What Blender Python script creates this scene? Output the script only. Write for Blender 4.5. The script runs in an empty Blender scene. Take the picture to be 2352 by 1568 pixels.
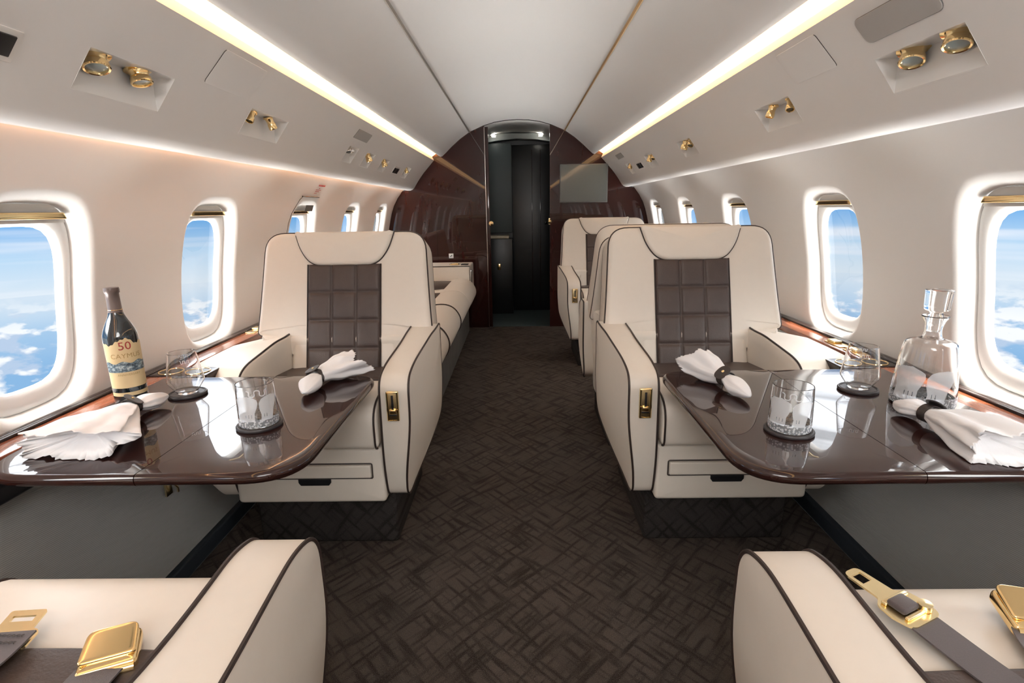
import bpy, bmesh, math, random
from math import sin, cos, pi, radians, sqrt
from mathutils import Vector, Matrix, Euler, noise
random.seed(7)
SC = bpy.context.scene
COL = SC.collection

# ------------------------------------------------------------------ camera
cd = bpy.data.cameras.new('camera'); cam = bpy.data.objects.new('camera', cd); COL.objects.link(cam)
cd.sensor_width = 36.0; cd.lens = 1250.0 / 2352.0 * 36.0; cd.clip_start = 0.02; cd.clip_end = 200
CAMZ = 1.10
cam.matrix_world = (Matrix.Translation((0, 0, CAMZ)) @ Matrix.Rotation(radians(0.8597), 4, 'Z')
                    @ Matrix.Rotation(radians(90 - 13.6564), 4, 'X') @ Matrix.Rotation(radians(-1.0), 4, 'Z'))
SC.camera = cam
# ------------------------------------------------------------------ view
SC.view_settings.view_transform = 'Standard'; SC.view_settings.look = 'None'
SC.view_settings.exposure = 0.62; SC.view_settings.gamma = 1.0
SC.view_settings.use_curve_mapping = False
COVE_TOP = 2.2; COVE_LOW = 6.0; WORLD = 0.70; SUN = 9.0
# two unseen fill lamps behind the camera, added to brighten the cabin
for _y, _e in ((-0.75, 11.0), (-1.85, 12.0)):
    _l = bpy.data.lights.new('rear_fill_lamp', 'AREA'); _l.shape = 'RECTANGLE'; _l.size = 0.9; _l.size_y = 0.7; _l.energy = _e; _l.color = (1.0, 0.985, 0.97)
    _o = bpy.data.objects.new('rear_fill_lamp', _l); COL.objects.link(_o); _o.location = (0, _y, 1.74); _o.rotation_euler = (radians(28), 0, 0)
SC.cycles.max_bounces = 14; SC.cycles.diffuse_bounces = 7; SC.cycles.glossy_bounces = 6
SC.cycles.transmission_bounces = 14; SC.cycles.transparent_max_bounces = 16
SC.cycles.sample_clamp_indirect = 6.0; SC.cycles.caustics_refractive = False; SC.cycles.caustics_reflective = False
SC.cycles.blur_glossy = 0.0

# ------------------------------------------------------------------ node helpers
def mk(name):
    m = bpy.data.materials.new(name); m.use_nodes = True
    nt = m.node_tree; return m, nt, nt.nodes['Principled BSDF']
def N(nt, t, **kw):
    n = nt.nodes.new(t)
    for k, v in kw.items():
        if k.startswith('i_'):
            n.inputs[k[2:].replace('_', ' ')].default_value = v
        else: setattr(n, k, v)
    return n
def math_(nt, op, a, b=None, clamp=False):
    n = nt.nodes.new('ShaderNodeMath'); n.operation = op; n.use_clamp = clamp
    for i, s in enumerate((a, b)):
        if s is None: continue
        if isinstance(s, (int, float)): n.inputs[i].default_value = s
        else: nt.links.new(s, n.inputs[i])
    return n.outputs[0]
def ramp(nt, fac, stops, interp='LINEAR'):
    n = nt.nodes.new('ShaderNodeValToRGB'); cr = n.color_ramp; cr.interpolation = interp
    while len(cr.elements) < len(stops): cr.elements.new(0.5)
    for e, (p, c) in zip(cr.elements, stops):
        e.position = p; e.color = (c[0], c[1], c[2], 1) if len(c) == 3 else c
    nt.links.new(fac, n.inputs[0]); return n.outputs[0]
def mixc(nt, fac, a, b, blend='MIX'):
    n = nt.nodes.new('ShaderNodeMix'); n.data_type = 'RGBA'; n.blend_type = blend
    for i, s in ((0, fac), (6, a), (7, b)):
        if isinstance(s, (int, float)): n.inputs[i].default_value = s
        elif isinstance(s, tuple): n.inputs[i].default_value = (*s, 1) if len(s) == 3 else s
        else: nt.links.new(s, n.inputs[i])
    return n.outputs[2]
def bump(nt, p, h, strength=0.2, dist=0.001):
    b = nt.nodes.new('ShaderNodeBump'); b.inputs['Strength'].default_value = strength; b.inputs['Distance'].default_value = dist
    nt.links.new(h, b.inputs['Height']); nt.links.new(b.outputs[0], p.inputs['Normal'])
def ocoord(nt, scale=(1, 1, 1), rot=(0, 0, 0)):
    t = nt.nodes.new('ShaderNodeTexCoord'); mp = nt.nodes.new('ShaderNodeMapping')
    mp.inputs['Scale'].default_value = scale; mp.inputs['Rotation'].default_value = rot
    nt.links.new(t.outputs['Object'], mp.inputs[0]); return mp.outputs[0]
def noise_(nt, vec, scale, detail=2, rough=0.5):
    n = nt.nodes.new('ShaderNodeTexNoise'); n.inputs['Scale'].default_value = scale
    n.inputs['Detail'].default_value = detail; n.inputs['Roughness'].default_value = rough
    nt.links.new(vec, n.inputs['Vector']); return n.outputs[0]
def simple(name, col, rough=0.5, metal=0.0, coat=0.0, spec=0.5, nscale=None, nstr=0.15, ndist=0.001, var=0.0):
    m, nt, p = mk(name)
    p.inputs['Base Color'].default_value = (*col, 1); p.inputs['Roughness'].default_value = rough
    p.inputs['Metallic'].default_value = metal; p.inputs['Coat Weight'].default_value = coat
    p.inputs['Coat Roughness'].default_value = 0.03; p.inputs['Specular IOR Level'].default_value = spec
    if nscale:
        v = ocoord(nt); h = noise_(nt, v, nscale, 3)
        bump(nt, p, h, nstr, ndist)
        if var:
            c2 = tuple(c * (1 - var) for c in col)
            h2 = noise_(nt, v, nscale * 0.12, 3)
            nt.links.new(mixc(nt, h2, c2, col), p.inputs['Base Color'])
    return m

M = {}
M['wall'] = simple('cabin_lining', (0.86, 0.845, 0.825), 0.5, nscale=6, nstr=0.02, var=0.03)
M['ceiling'] = simple('ceiling_lining', (0.89, 0.88, 0.87), 0.45, nscale=6, nstr=0.02, var=0.03)
M['frame'] = simple('window_plastic', (0.88, 0.875, 0.86), 0.35, nscale=30, nstr=0.02)
M['shade'] = simple('shade_fabric', (0.82, 0.80, 0.76), 0.7, nscale=200, nstr=0.1)
M['cream'] = simple('cream_leather', (0.75, 0.69, 0.615), 0.42, nscale=420, nstr=0.10, ndist=0.0006, var=0.04)
M['piping'] = simple('dark_brown_piping', (0.030, 0.018, 0.015), 0.5, nscale=500)
M['brown'] = simple('brown_grained_leather', (0.066, 0.045, 0.039), 0.45, nscale=260, nstr=0.55, ndist=0.0012, var=0.25)
M['gold'] = simple('polished_gold', (0.98, 0.74, 0.38), 0.13, 1.0, nscale=10, nstr=0.01)
M['brass'] = simple('satin_gold', (0.97, 0.80, 0.47), 0.24, 1.0, nscale=40, nstr=0.02)
M['chrome'] = simple('chrome', (0.75, 0.73, 0.70), 0.12, 1.0)
M['black'] = simple('black_plastic', (0.012, 0.012, 0.014), 0.35, nscale=80, nstr=0.05)
M['darkgap'] = simple('dark_gap', (0.05, 0.045, 0.04), 0.8)
M['grey'] = simple('grey_grille', (0.46, 0.445, 0.43), 0.5, nscale=900, nstr=0.3)
M['greypanel'] = simple('grey_panel', (0.12, 0.12, 0.12), 0.4, nscale=80)
M['lens'] = simple('lamp_lens', (0.35, 0.42, 0.42), 0.12, coat=1.0, nscale=60)
M['screen'] = simple('screen_glass', (0.11, 0.12, 0.115), 0.12, coat=0.5, nscale=3, nstr=0.0)
M['napkin'] = simple('white_linen', (0.86, 0.86, 0.88), 0.85, nscale=700, nstr=0.3, ndist=0.0006)
M['ringleather'] = simple('napkin_ring_leather', (0.035, 0.027, 0.025), 0.45, nscale=300, nstr=0.5)
M['coaster'] = simple('coaster_leather', (0.035, 0.030, 0.032), 0.4, nscale=300, nstr=0.3)
M['capsule'] = simple('bottle_capsule', (0.16, 0.125, 0.115), 0.38, metal=0.3, nscale=50)
M['label'] = simple('label_paper', (0.74, 0.58, 0.33), 0.6, nscale=40, nstr=0.05, var=0.12)
M['ink_red'] = simple('ink_red', (0.35, 0.03, 0.03), 0.5)
M['ink_gold'] = simple('ink_gold', (0.40, 0.26, 0.10), 0.5)
M['ink_black'] = simple('ink_black', (0.02, 0.02, 0.025), 0.4)
M['white'] = simple('white_plastic', (0.85, 0.84, 0.82), 0.3, nscale=40, nstr=0.02)
M['red'] = simple('red_tag', (0.6, 0.03, 0.03), 0.5)
M['blue_grey'] = simple('blue_grey_panel', (0.085, 0.11, 0.115), 0.4, nscale=30, nstr=0.02)
M['header'] = simple('galley_header', (0.45, 0.50, 0.50), 0.5, nscale=30, nstr=0.02)
M['teal'] = simple('galley_carpet', (0.03, 0.05, 0.055), 0.9, nscale=300, nstr=0.6)
M['navy_strip'] = simple('navy_kick_strip', (0.012, 0.018, 0.026), 0.8, nscale=300, nstr=0.4)
M['counter'] = simple('counter_top', (0.62, 0.55, 0.42), 0.4, nscale=40)
M['galleydark'] = simple('galley_dark_lacquer', (0.007, 0.008, 0.009), 0.32, coat=0.0, nscale=5, nstr=0.01)
M['ceramic'] = simple('seam_metal', (0.45, 0.42, 0.38), 0.35, 0.7, nscale=40)
M['seamlit'] = simple('seam_metal_lit', (0.80, 0.52, 0.22), 0.3, 0.8, nscale=40)  # right ceiling seam: warm light on the trim put into its colour

def emit(name, col, s):
    m, nt, p = mk(name); p.inputs['Base Color'].default_value = (*col, 1)
    p.inputs['Emission Color'].default_value = (*col, 1); p.inputs['Emission Strength'].default_value = s
    return m
M['cove'] = emit('cove_lamp', (1.0, 0.64, 0.32), COVE_TOP)
M['covelow'] = emit('cove_lamp_warm', (1.0, 0.62, 0.32), COVE_LOW)
M['downlight'] = emit('downlight', (1.0, 0.95, 0.85), 12.0)

# lacquered wood: dark burgundy grain under clear coat
def lacquer(name, c1, c2, scale, rough=0.04, axis=(1, 12, 12), spec=0.5, coat=1.0):
    m, nt, p = mk(name)
    v = ocoord(nt, axis); n1 = noise_(nt, v, scale, 6, 0.65)
    c = ramp(nt, n1, [(0.35, c1), (0.65, c2)])
    nt.links.new(c, p.inputs['Base Color']); p.inputs['Roughness'].default_value = 0.25
    p.inputs['Specular IOR Level'].default_value = 0.08
    p.inputs['Coat Weight'].default_value = coat; p.inputs['Coat Roughness'].default_value = rough
    p.inputs['Coat IOR'].default_value = 1.47
    return m
M['bulkhead'] = lacquer('burgundy_lacquer', (0.026, 0.0065, 0.0055), (0.032, 0.0075, 0.006), 2.0, 0.015, (6, 6, 1), coat=1.0)
M['table'] = lacquer('dark_table_lacquer', (0.018, 0.007, 0.006), (0.028, 0.009, 0.007), 3.0, 0.008, (10, 1, 10))
M['edge'] = lacquer('dark_edge_lacquer', (0.014, 0.009, 0.008), (0.028, 0.014, 0.012), 4.0, 0.05, (10, 1, 10), coat=0.4)
M['mahogany'] = lacquer('mahogany_ledge', (0.15, 0.045, 0.02), (0.33, 0.10, 0.045), 5.0, 0.08, (10, 1, 10), coat=0.8)

# ribbed grey wall fabric
m, nt, p = mk('ribbed_grey_fabric')
v = ocoord(nt, (1, 1, 1), (radians(8), 0, 0))
w = nt.nodes.new('ShaderNodeTexWave'); w.bands_direction = 'Z'; w.inputs['Scale'].default_value = 75; w.inputs['Distortion'].default_value = 0.6
nt.links.new(v, w.inputs[0])
nt.links.new(ramp(nt, w.outputs[0], [(0.0, (0.33, 0.33, 0.315)), (1.0, (0.42, 0.42, 0.40))]), p.inputs['Base Color'])
p.inputs['Roughness'].default_value = 0.9; bump(nt, p, w.outputs[0], 0.3, 0.0015); M['dado'] = m

# woven carpet with crossed diagonal strokes
def carpet(name, base, line, plane='XY'):
    m, nt, p = mk(name)
    t = nt.nodes.new('ShaderNodeTexCoord')
    outs = []
    for ang in (42, -42):
        mp = nt.nodes.new('ShaderNodeMapping'); mp.vector_type = 'TEXTURE'
        r = {'XY': (0, 0, radians(ang)), 'XZ': (0, radians(ang), 0), 'YZ': (radians(ang), 0, 0)}[plane]
        mp.inputs['Rotation'].default_value = r
        nt.links.new(t.outputs['Object'], mp.inputs[0])
        mp2 = nt.nodes.new('ShaderNodeMapping')
        mp2.inputs['Scale'].default_value = {'XY': (58, 6.0, 1), 'XZ': (60, 1, 6.0), 'YZ': (1, 60, 6.0)}[plane]
        nt.links.new(mp.outputs[0], mp2.inputs[0])
        outs.append(noise_(nt, mp2.outputs[0], 1.0, 1.5, 0.5))
    mn = math_(nt, 'MINIMUM', outs[0], outs[1])
    fine = noise_(nt, t.outputs['Object'], 520, 2, 0.7)
    big = noise_(nt, t.outputs['Object'], 5, 2, 0.5)
    s = math_(nt, 'ADD', mn, math_(nt, 'MULTIPLY', math_(nt, 'SUBTRACT', fine, 0.5), 0.30))
    f = ramp(nt, s, [(0.32, (0, 0, 0)), (0.50, (1, 1, 1))])
    c = mixc(nt, f, line, base)
    sp = ramp(nt, fine, [(0.56, (0, 0, 0)), (0.72, (1, 1, 1))])
    c = mixc(nt, math_(nt, 'MULTIPLY', sp, 0.9), c, tuple(x * 2.6 for x in base))
    c = mixc(nt, math_(nt, 'MULTIPLY', big, 0.35), c, tuple(x * 0.6 for x in base))
    nt.links.new(c, p.inputs['Base Color']); p.inputs['Roughness'].default_value = 0.95
    p.inputs['Specular IOR Level'].default_value = 0.1
    hh = math_(nt, 'ADD', math_(nt, 'MULTIPLY', fine, 0.4), f); bump(nt, p, hh, 0.6, 0.004)
    return m
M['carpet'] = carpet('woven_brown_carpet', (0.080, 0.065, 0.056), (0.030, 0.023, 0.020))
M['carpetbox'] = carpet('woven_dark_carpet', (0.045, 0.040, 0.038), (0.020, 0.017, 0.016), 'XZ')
# grey divan fabric
m, nt, p = mk('streaked_grey_fabric'); v = ocoord(nt, (20, 40, 2.5)); n1 = noise_(nt, v, 3, 4, 0.6)
nt.links.new(ramp(nt, n1, [(0.3, (0.06, 0.055, 0.05)), (0.7, (0.15, 0.14, 0.13))]), p.inputs['Base Color']); p.inputs['Roughness'].default_value = 0.9
M['divanbase'] = m
# belts
m, nt, p = mk('brown_belt_webbing'); v = ocoord(nt); n1 = noise_(nt, v, 900, 2)
nt.links.new(mixc(nt, n1, (0.05, 0.038, 0.04), (0.085, 0.065, 0.068)), p.inputs['Base Color']); p.inputs['Roughness'].default_value = 0.55
p.inputs['Sheen Weight'].default_value = 0.3; bump(nt, p, n1, 0.3, 0.0006); M['belt'] = m
# landscape strip on the bottle label
m, nt, p = mk('label_landscape'); v = ocoord(nt, (1, 1, 1.6)); n1 = noise_(nt, v, 95, 6, 0.75)
nt.links.new(ramp(nt, n1, [(0.36, (0.015, 0.025, 0.04)), (0.5, (0.12, 0.18, 0.22)), (0.62, (0.5, 0.58, 0.6))]), p.inputs['Base Color']); p.inputs['Roughness'].default_value = 0.5
M['landscape'] = m
# glass
def glass(name, col=(1, 1, 1), rough=0.0, ior=1.48):
    m, nt, p = mk(name); p.inputs['Base Color'].default_value = (*col, 1); p.inputs['Roughness'].default_value = rough
    p.inputs['Transmission Weight'].default_value = 1.0; p.inputs['IOR'].default_value = ior
    return m
M['glass'] = glass('clear_glass')
M['cutglass'] = glass('cut_crystal', (1, 1, 1), 0.05, 1.5)
nt = M['cutglass'].node_tree; v = ocoord(nt); vo = nt.nodes.new('ShaderNodeTexVoronoi'); vo.inputs['Scale'].default_value = 160; nt.links.new(v, vo.inputs[0])
bump(nt, nt.nodes['Principled BSDF'], vo.outputs[0], 1.0, 0.004)
mx = nt.nodes.new('ShaderNodeMixShader'); df = nt.nodes.new('ShaderNodeBsdfDiffuse'); df.inputs[0].default_value = (0.9, 0.9, 0.93, 1)
nt.links.new(ramp(nt, vo.outputs[0], [(0.35, (0.95, 0.95, 0.95)), (0.75, (0.40, 0.40, 0.40))]), mx.inputs[0]); nt.links.new(nt.nodes['Principled BSDF'].outputs[0], mx.inputs[1]); nt.links.new(df.outputs[0], mx.inputs[2])
nt.links.new(mx.outputs[0], nt.nodes['Material Output'].inputs[0])
M['bottleglass'] = simple('dark_bottle_glass', (0.006, 0.010, 0.014), 0.03, coat=1.0, nscale=4, nstr=0.0)
# thin window pane: clear with a fresnel reflection
m, nt, p = mk('thin_pane'); nt.nodes.remove(p)
tr = nt.nodes.new('ShaderNodeBsdfTransparent'); gl = nt.nodes.new('ShaderNodeBsdfGlossy'); gl.inputs['Roughness'].default_value = 0.02
tr.inputs[0].default_value = (0.97, 0.98, 0.985, 1)
fr = nt.nodes.new('ShaderNodeFresnel'); fr.inputs[0].default_value = 1.2; mx = nt.nodes.new('ShaderNodeMixShader')
nt.links.new(math_(nt, 'MULTIPLY', fr.outputs[0], 0.12), mx.inputs[0]); nt.links.new(tr.outputs[0], mx.inputs[1]); nt.links.new(gl.outputs[0], mx.inputs[2])
nt.links.new(mx.outputs[0], nt.nodes['Material Output'].inputs[0]); M['pane'] = m
# frosted etching
m, nt, p = mk('frosted_etching'); nt.nodes.remove(p)
tr = nt.nodes.new('ShaderNodeBsdfTransparent'); df = nt.nodes.new('ShaderNodeBsdfDiffuse'); df.inputs[0].default_value = (0.85, 0.9, 0.95, 1)
tl = nt.nodes.new('ShaderNodeBsdfTranslucent'); tl.inputs[0].default_value = (0.85, 0.9, 0.95, 1)
a = nt.nodes.new('ShaderNodeAddShader'); nt.links.new(df.outputs[0], a.inputs[0]); nt.links.new(tl.outputs[0], a.inputs[1])
mx = nt.nodes.new('ShaderNodeMixShader'); mx.inputs[0].default_value = 0.62
nt.links.new(tr.outputs[0], mx.inputs[1]); nt.links.new(a.outputs[0], mx.inputs[2]); nt.links.new(mx.outputs[0], nt.nodes['Material Output'].inputs[0]); M['frost'] = m

m = M['frost'].copy(); m.name = 'cut_crystal_facets'; nt = m.node_tree; mx = [n for n in nt.nodes if n.type == 'MIX_SHADER'][0]
v = ocoord(nt); vo = nt.nodes.new('ShaderNodeTexVoronoi'); vo.inputs['Scale'].default_value = 190; nt.links.new(v, vo.inputs[0])
nt.links.new(ramp(nt, vo.outputs[0], [(0.25, (0.95, 0.95, 0.95)), (0.50, (0.25, 0.25, 0.25))]), mx.inputs[0]); M['facets'] = m
# ------------------------------------------------------------------ world: sky above a sea of clouds
W = bpy.data.worlds.new('sky'); SC.world = W; W.use_nodes = True; nt = W.node_tree; bg = nt.nodes['Background']
tc = nt.nodes.new('ShaderNodeTexCoord'); sx = nt.nodes.new('ShaderNodeSeparateXYZ'); nt.links.new(tc.outputs['Generated'], sx.inputs[0])
z = sx.outputs[2]; HZ = -0.105
up = math_(nt, 'SUBTRACT', z, HZ)
down = math_(nt, 'MAXIMUM', math_(nt, 'MULTIPLY', up, -1.0), 0.004)
inv = math_(nt, 'DIVIDE', 1.0, math_(nt, 'ADD', down, 0.55))
cx = nt.nodes.new('ShaderNodeCombineXYZ')
nt.links.new(math_(nt, 'MULTIPLY', sx.outputs[0], inv), cx.inputs[0]); nt.links.new(math_(nt, 'MULTIPLY', sx.outputs[1], inv), cx.inputs[1])
nt.links.new(math_(nt, 'MULTIPLY', z, 2.0), cx.inputs[2])
n1 = noise_(nt, cx.outputs[0], 11.0, 7, 0.52)
va = nt.nodes.new('ShaderNodeVectorMath'); va.operation = 'SCALE'; va.inputs['Scale'].default_value = 1.018; nt.links.new(cx.outputs[0], va.inputs[0])
n2 = noise_(nt, va.outputs[0], 11.0, 3, 0.5)
puff = ramp(nt, n1, [(0.435, (0, 0, 0)), (0.505, (1, 1, 1))])
shade = ramp(nt, math_(nt, 'ADD', math_(nt, 'SUBTRACT', n1, n2), 0.5), [(0.44, (0.50, 0.62, 0.80)), (0.53, (0.98, 0.99, 1.0))])
sea = ramp(nt, down, [(0.0, (0.50, 0.68, 0.86)), (0.10, (0.26, 0.48, 0.76)), (0.5, (0.18, 0.38, 0.68))])
seac = mixc(nt, math_(nt, 'MULTIPLY', puff, 0.92), sea, shade)
hz = ramp(nt, down, [(0.0, (0, 0, 0)), (0.05, (1, 1, 1))])
seac = mixc(nt, hz, (0.66, 0.77, 0.88), seac)
# cloud deck straight below, out of view, boosted to light the cabin
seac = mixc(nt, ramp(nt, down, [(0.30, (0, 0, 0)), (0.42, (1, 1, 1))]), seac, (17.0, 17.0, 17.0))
skyc = ramp(nt, up, [(0.0, (0.70, 0.80, 0.89)), (0.05, (0.50, 0.70, 0.90)), (0.10, (0.16, 0.43, 0.82)), (0.28, (0.20, 0.45, 0.85)), (0.42, (6.5, 6.7, 7.0)), (1.0, (9.0, 9.0, 9.0))])  # upper stops lie out of view, boosted to light the cabin
cz = nt.nodes.new('ShaderNodeCombineXYZ'); nt.links.new(math_(nt, 'MULTIPLY', sx.outputs[0], 1.5), cz.inputs[0]); nt.links.new(math_(nt, 'MULTIPLY', z, 34.0), cz.inputs[2]); nt.links.new(math_(nt, 'MULTIPLY', sx.outputs[1], 1.5), cz.inputs[1])
st = ramp(nt, noise_(nt, cz.outputs[0], 1.0, 3, 0.5), [(0.5, (0, 0, 0)), (0.66, (1, 1, 1))])
skyc = mixc(nt, math_(nt, 'MULTIPLY', st, 0.75), skyc, (0.86, 0.90, 0.97))
isup = math_(nt, 'GREATER_THAN', up, 0.0)
allc = mixc(nt, isup, seac, skyc)
# unseen sky behind the camera, boosted as extra light for the cabin
rear_boost = ramp(nt, math_(nt, 'MULTIPLY', sx.outputs[1], -1.0), [(0.05, (1, 1, 1)), (0.6, (3.0, 2.9, 2.7))])
nt.links.new(mixc(nt, 1.0, allc, rear_boost, 'MULTIPLY'), bg.inputs[0]); bg.inputs[1].default_value = WORLD
# sun from high on the right
ld = bpy.data.lights.new('sun', 'SUN'); ld.energy = SUN; ld.angle = radians(0.6); ld.color = (1, 0.95, 0.86)
so = bpy.data.objects.new('sun', ld); COL.objects.link(so); so.location = (6, 0, 8)
so.rotation_euler = Vector((-0.16, 0.26, -1)).to_track_quat('-Z', 'Y').to_euler()

# ------------------------------------------------------------------ mesh helpers
def new_mesh(name, verts, faces, mat, parent=None, smooth=True, mats=None, fm=None, angle=40):
    me = bpy.data.meshes.new(name); me.from_pydata([tuple(v) for v in verts], [], faces); me.validate()
    bm = bmesh.new(); bm.from_mesh(me); bmesh.ops.recalc_face_normals(bm, faces=bm.faces)
    if smooth:
        for f in bm.faces: f.smooth = True
        for e in bm.edges:
            if len(e.link_faces) == 2 and e.calc_face_angle(0) > radians(angle): e.smooth = False
    bm.to_mesh(me); bm.free()
    for mm in ([M[mat]] if mats is None else [M[k] for k in mats]): me.materials.append(mm)
    if fm:
        for p_, i in zip(me.polygons, fm): p_.material_index = i
    o = bpy.data.objects.new(name, me); COL.objects.link(o)
    if parent is not None: o.parent = parent
    return o
class MB:
    def __init__(s): s.v = []; s.f = []; s.m = []
    def add(s, vf, T=None, mi=0):
        v, f = vf; o = len(s.v)
        s.v += [(T @ Vector(p)) if T is not None else Vector(p) for p in v]
        s.f += [tuple(i + o for i in q) for q in f]; s.m += [mi] * len(f); return s
    def build(s, name, mat, parent=None, mats=None, **k):
        return new_mesh(name, s.v, s.f, mat, parent, mats=mats, fm=s.m if mats else None, **k)
def T3(x, y, z): return Matrix.Translation((x, y, z))
def RX(a): return Matrix.Rotation(radians(a), 4, 'X')
def RY(a): return Matrix.Rotation(radians(a), 4, 'Y')
def RZ(a): return Matrix.Rotation(radians(a), 4, 'Z')
def box(x0, x1, y0, y1, z0, z1, r=0.0, seg=3):
    bm = bmesh.new(); bmesh.ops.create_cube(bm, size=1.0)
    for v in bm.verts: v.co = Vector(((x0 + x1) / 2 + v.co.x * (x1 - x0), (y0 + y1) / 2 + v.co.y * (y1 - y0), (z0 + z1) / 2 + v.co.z * (z1 - z0)))
    if r > 0: bmesh.ops.bevel(bm, geom=list(bm.edges), offset=r, segments=seg, profile=0.5, affect='EDGES')
    bm.verts.index_update(); v = [tuple(q.co) for q in bm.verts]; f = [tuple(q.index for q in p_.verts) for p_ in bm.faces]; bm.free(); return v, f
def tube(path, r, closed=False, n=8, flat=1.0):
    P = [Vector(p) for p in path]; V = []; Fc = []; k = len(P); up = None
    for i, p_ in enumerate(P):
        a = P[(i - 1) % k] if (closed or i > 0) else P[i]; b = P[(i + 1) % k] if (closed or i < k - 1) else P[i]
        t = (b - a).normalized()
        if up is None:
            up = Vector((0, 0, 1)) if abs(t.z) < 0.9 else Vector((1, 0, 0))
        up = (up - t * up.dot(t)).normalized(); s_ = t.cross(up)
        for j in range(n):
            q = 2 * pi * j / n; V.append(p_ + s_ * (cos(q) * r) + up * (sin(q) * r * flat))
    for i in range(k if closed else k - 1):
        for j in range(n):
            a0 = i * n + j; a1 = i * n + (j + 1) % n; b0 = ((i + 1) % k) * n + j; b1 = ((i + 1) % k) * n + (j + 1) % n
            Fc.append((a0, a1, b1, b0))
    if not closed: Fc.append(tuple(range(n))[::-1]); Fc.append(tuple(range((k - 1) * n, k * n)))
    return V, Fc
def lathe(prof, n=40, axis_off=(0, 0), cap=True):
    V = []; Fc = []
    for r, z_ in prof:
        for j in range(n): V.append((axis_off[0] + r * cos(2 * pi * j / n), axis_off[1] + r * sin(2 * pi * j / n), z_))
    for i in range(len(prof) - 1):
        for j in range(n): Fc.append((i * n + j, i * n + (j + 1) % n, (i + 1) * n + (j + 1) % n, (i + 1) * n + j))
    if cap:
        if prof[0][0] > 1e-5: Fc.append(tuple(range(n))[::-1])
        if prof[-1][0] > 1e-5: Fc.append(tuple(range((len(prof) - 1) * n, len(prof) * n)))
    return V, Fc
def rloop(pts, step=0.02, n=7):
    """closed polygon with rounded corners: (a, b, r) -> dense loop"""
    out = []; k = len(pts)
    for i in range(k):
        a = Vector(pts[i - 1][:2]); p_ = Vector(pts[i][:2]); b = Vector(pts[(i + 1) % k][:2]); r = pts[i][2]
        da = (a - p_); db = (b - p_); r1 = min(r, da.length * 0.49); r2 = min(r, db.length * 0.49)
        if r <= 0: out.append(p_); continue
        s = p_ + da.normalized() * r1; e = p_ + db.normalized() * r2
        for j in range(n + 1):
            t = j / n; out.append(s * (1 - t) ** 2 + p_ * 2 * t * (1 - t) + e * t * t)
    res = []
    for i in range(len(out)):
        a = out[i]; b = out[(i + 1) % len(out)]; L = (b - a).length; q = max(1, int(L / step))
        for j in range(q): res.append(a.lerp(b, j / q))
    return res
def inset(loop, d):
    k = len(loop); area = sum(loop[i - 1].x * loop[i].y - loop[i].x * loop[i - 1].y for i in range(k)); sg = 1 if area > 0 else -1
    out = []
    for i in range(k):
        t = (loop[(i + 1) % k] - loop[i - 1])
        if t.length < 1e-9: out.append(loop[i].copy()); continue
        t.normalize(); out.append(loop[i] + Vector((-t.y, t.x)) * d * sg)
    return out
def pad(loop, t, er=0.01, bf=0.0, bb=0.0, seg=4, rings=(0.8, 0.55, 0.3), fn=None, back=True):
    """extruded cushion: 2D loop (a,b), thickness c 0..t with rounded edges and bulging faces"""
    k = len(loop); V = []; Fc = []; c = sum(loop, Vector((0, 0))) / k; er = min(er, t / 2)
    R = []
    def ring(L, cc): R.append([(p_.x, p_.y, cc) for p_ in L])
    inn = inset(loop, er)
    if back:
        for s in reversed(rings): ring([c + (p_ - c) * s for p_ in inn], -bb * (1 - s * s))
        for j in range(seg + 1):
            q = pi / 2 * j / seg; ring(inset(loop, er * (1 - sin(q))), er * (1 - cos(q)))
    else: ring(loop, 0.0)
    for j in range(seg + 1):
        q = pi / 2 * j / seg; ring(inset(loop, er * (1 - cos(q))), t - er + er * sin(q))
    for s in rings: ring([c + (p_ - c) * s for p_ in inn], t + bf * (1 - s * s))
    for r_ in R: V += r_
    for i in range(len(R) - 1):
        for j in range(k): Fc.append((i * k + j, i * k + (j + 1) % k, (i + 1) * k + (j + 1) % k, (i + 1) * k + j))
    if back:
        V.append((c.x, c.y, -bb)); q = len(V) - 1
        for j in range(k): Fc.append((q, (j + 1) % k, j))
    else: Fc.append(tuple(range(k))[::-1])
    V.append((c.x, c.y, t + bf)); q = len(V) - 1; o = (len(R) - 1) * k
    for j in range(k): Fc.append((o + j, o + (j + 1) % k, q))
    if fn: V = [fn(*p_) for p_ in V]
    return V, Fc
def grid(fn, nu, nv, closed_u=False):
    V = [fn(i / nu, j / nv) for j in range(nv + 1) for i in range(nu + 1)]
    Fc = [(j * (nu + 1) + i, j * (nu + 1) + i + 1, (j + 1) * (nu + 1) + i + 1, (j + 1) * (nu + 1) + i) for j in range(nv) for i in range(nu)]
    return V, Fc
def thing(name, label, cat, loc=(0, 0, 0), rz=0.0, group=None):
    o = bpy.data.objects.new(name, None); COL.objects.link(o); o.empty_display_size = 0.05
    o.location = loc; o.rotation_euler = (0, 0, radians(rz)); o['label'] = label; o['category'] = cat
    if group: o['group'] = group
    return o
def tag(o, label, cat, group=None):
    o['label'] = label; o['category'] = cat
    if group: o['group'] = group
    return o
def struct(o): o['kind'] = 'structure'; return o
def lerp(a, b, t): return a + (b - a) * t
def sstep(a, b, x):
    t = min(1, max(0, (x - a) / (b - a))); return t * t * (3 - 2 * t)
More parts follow.
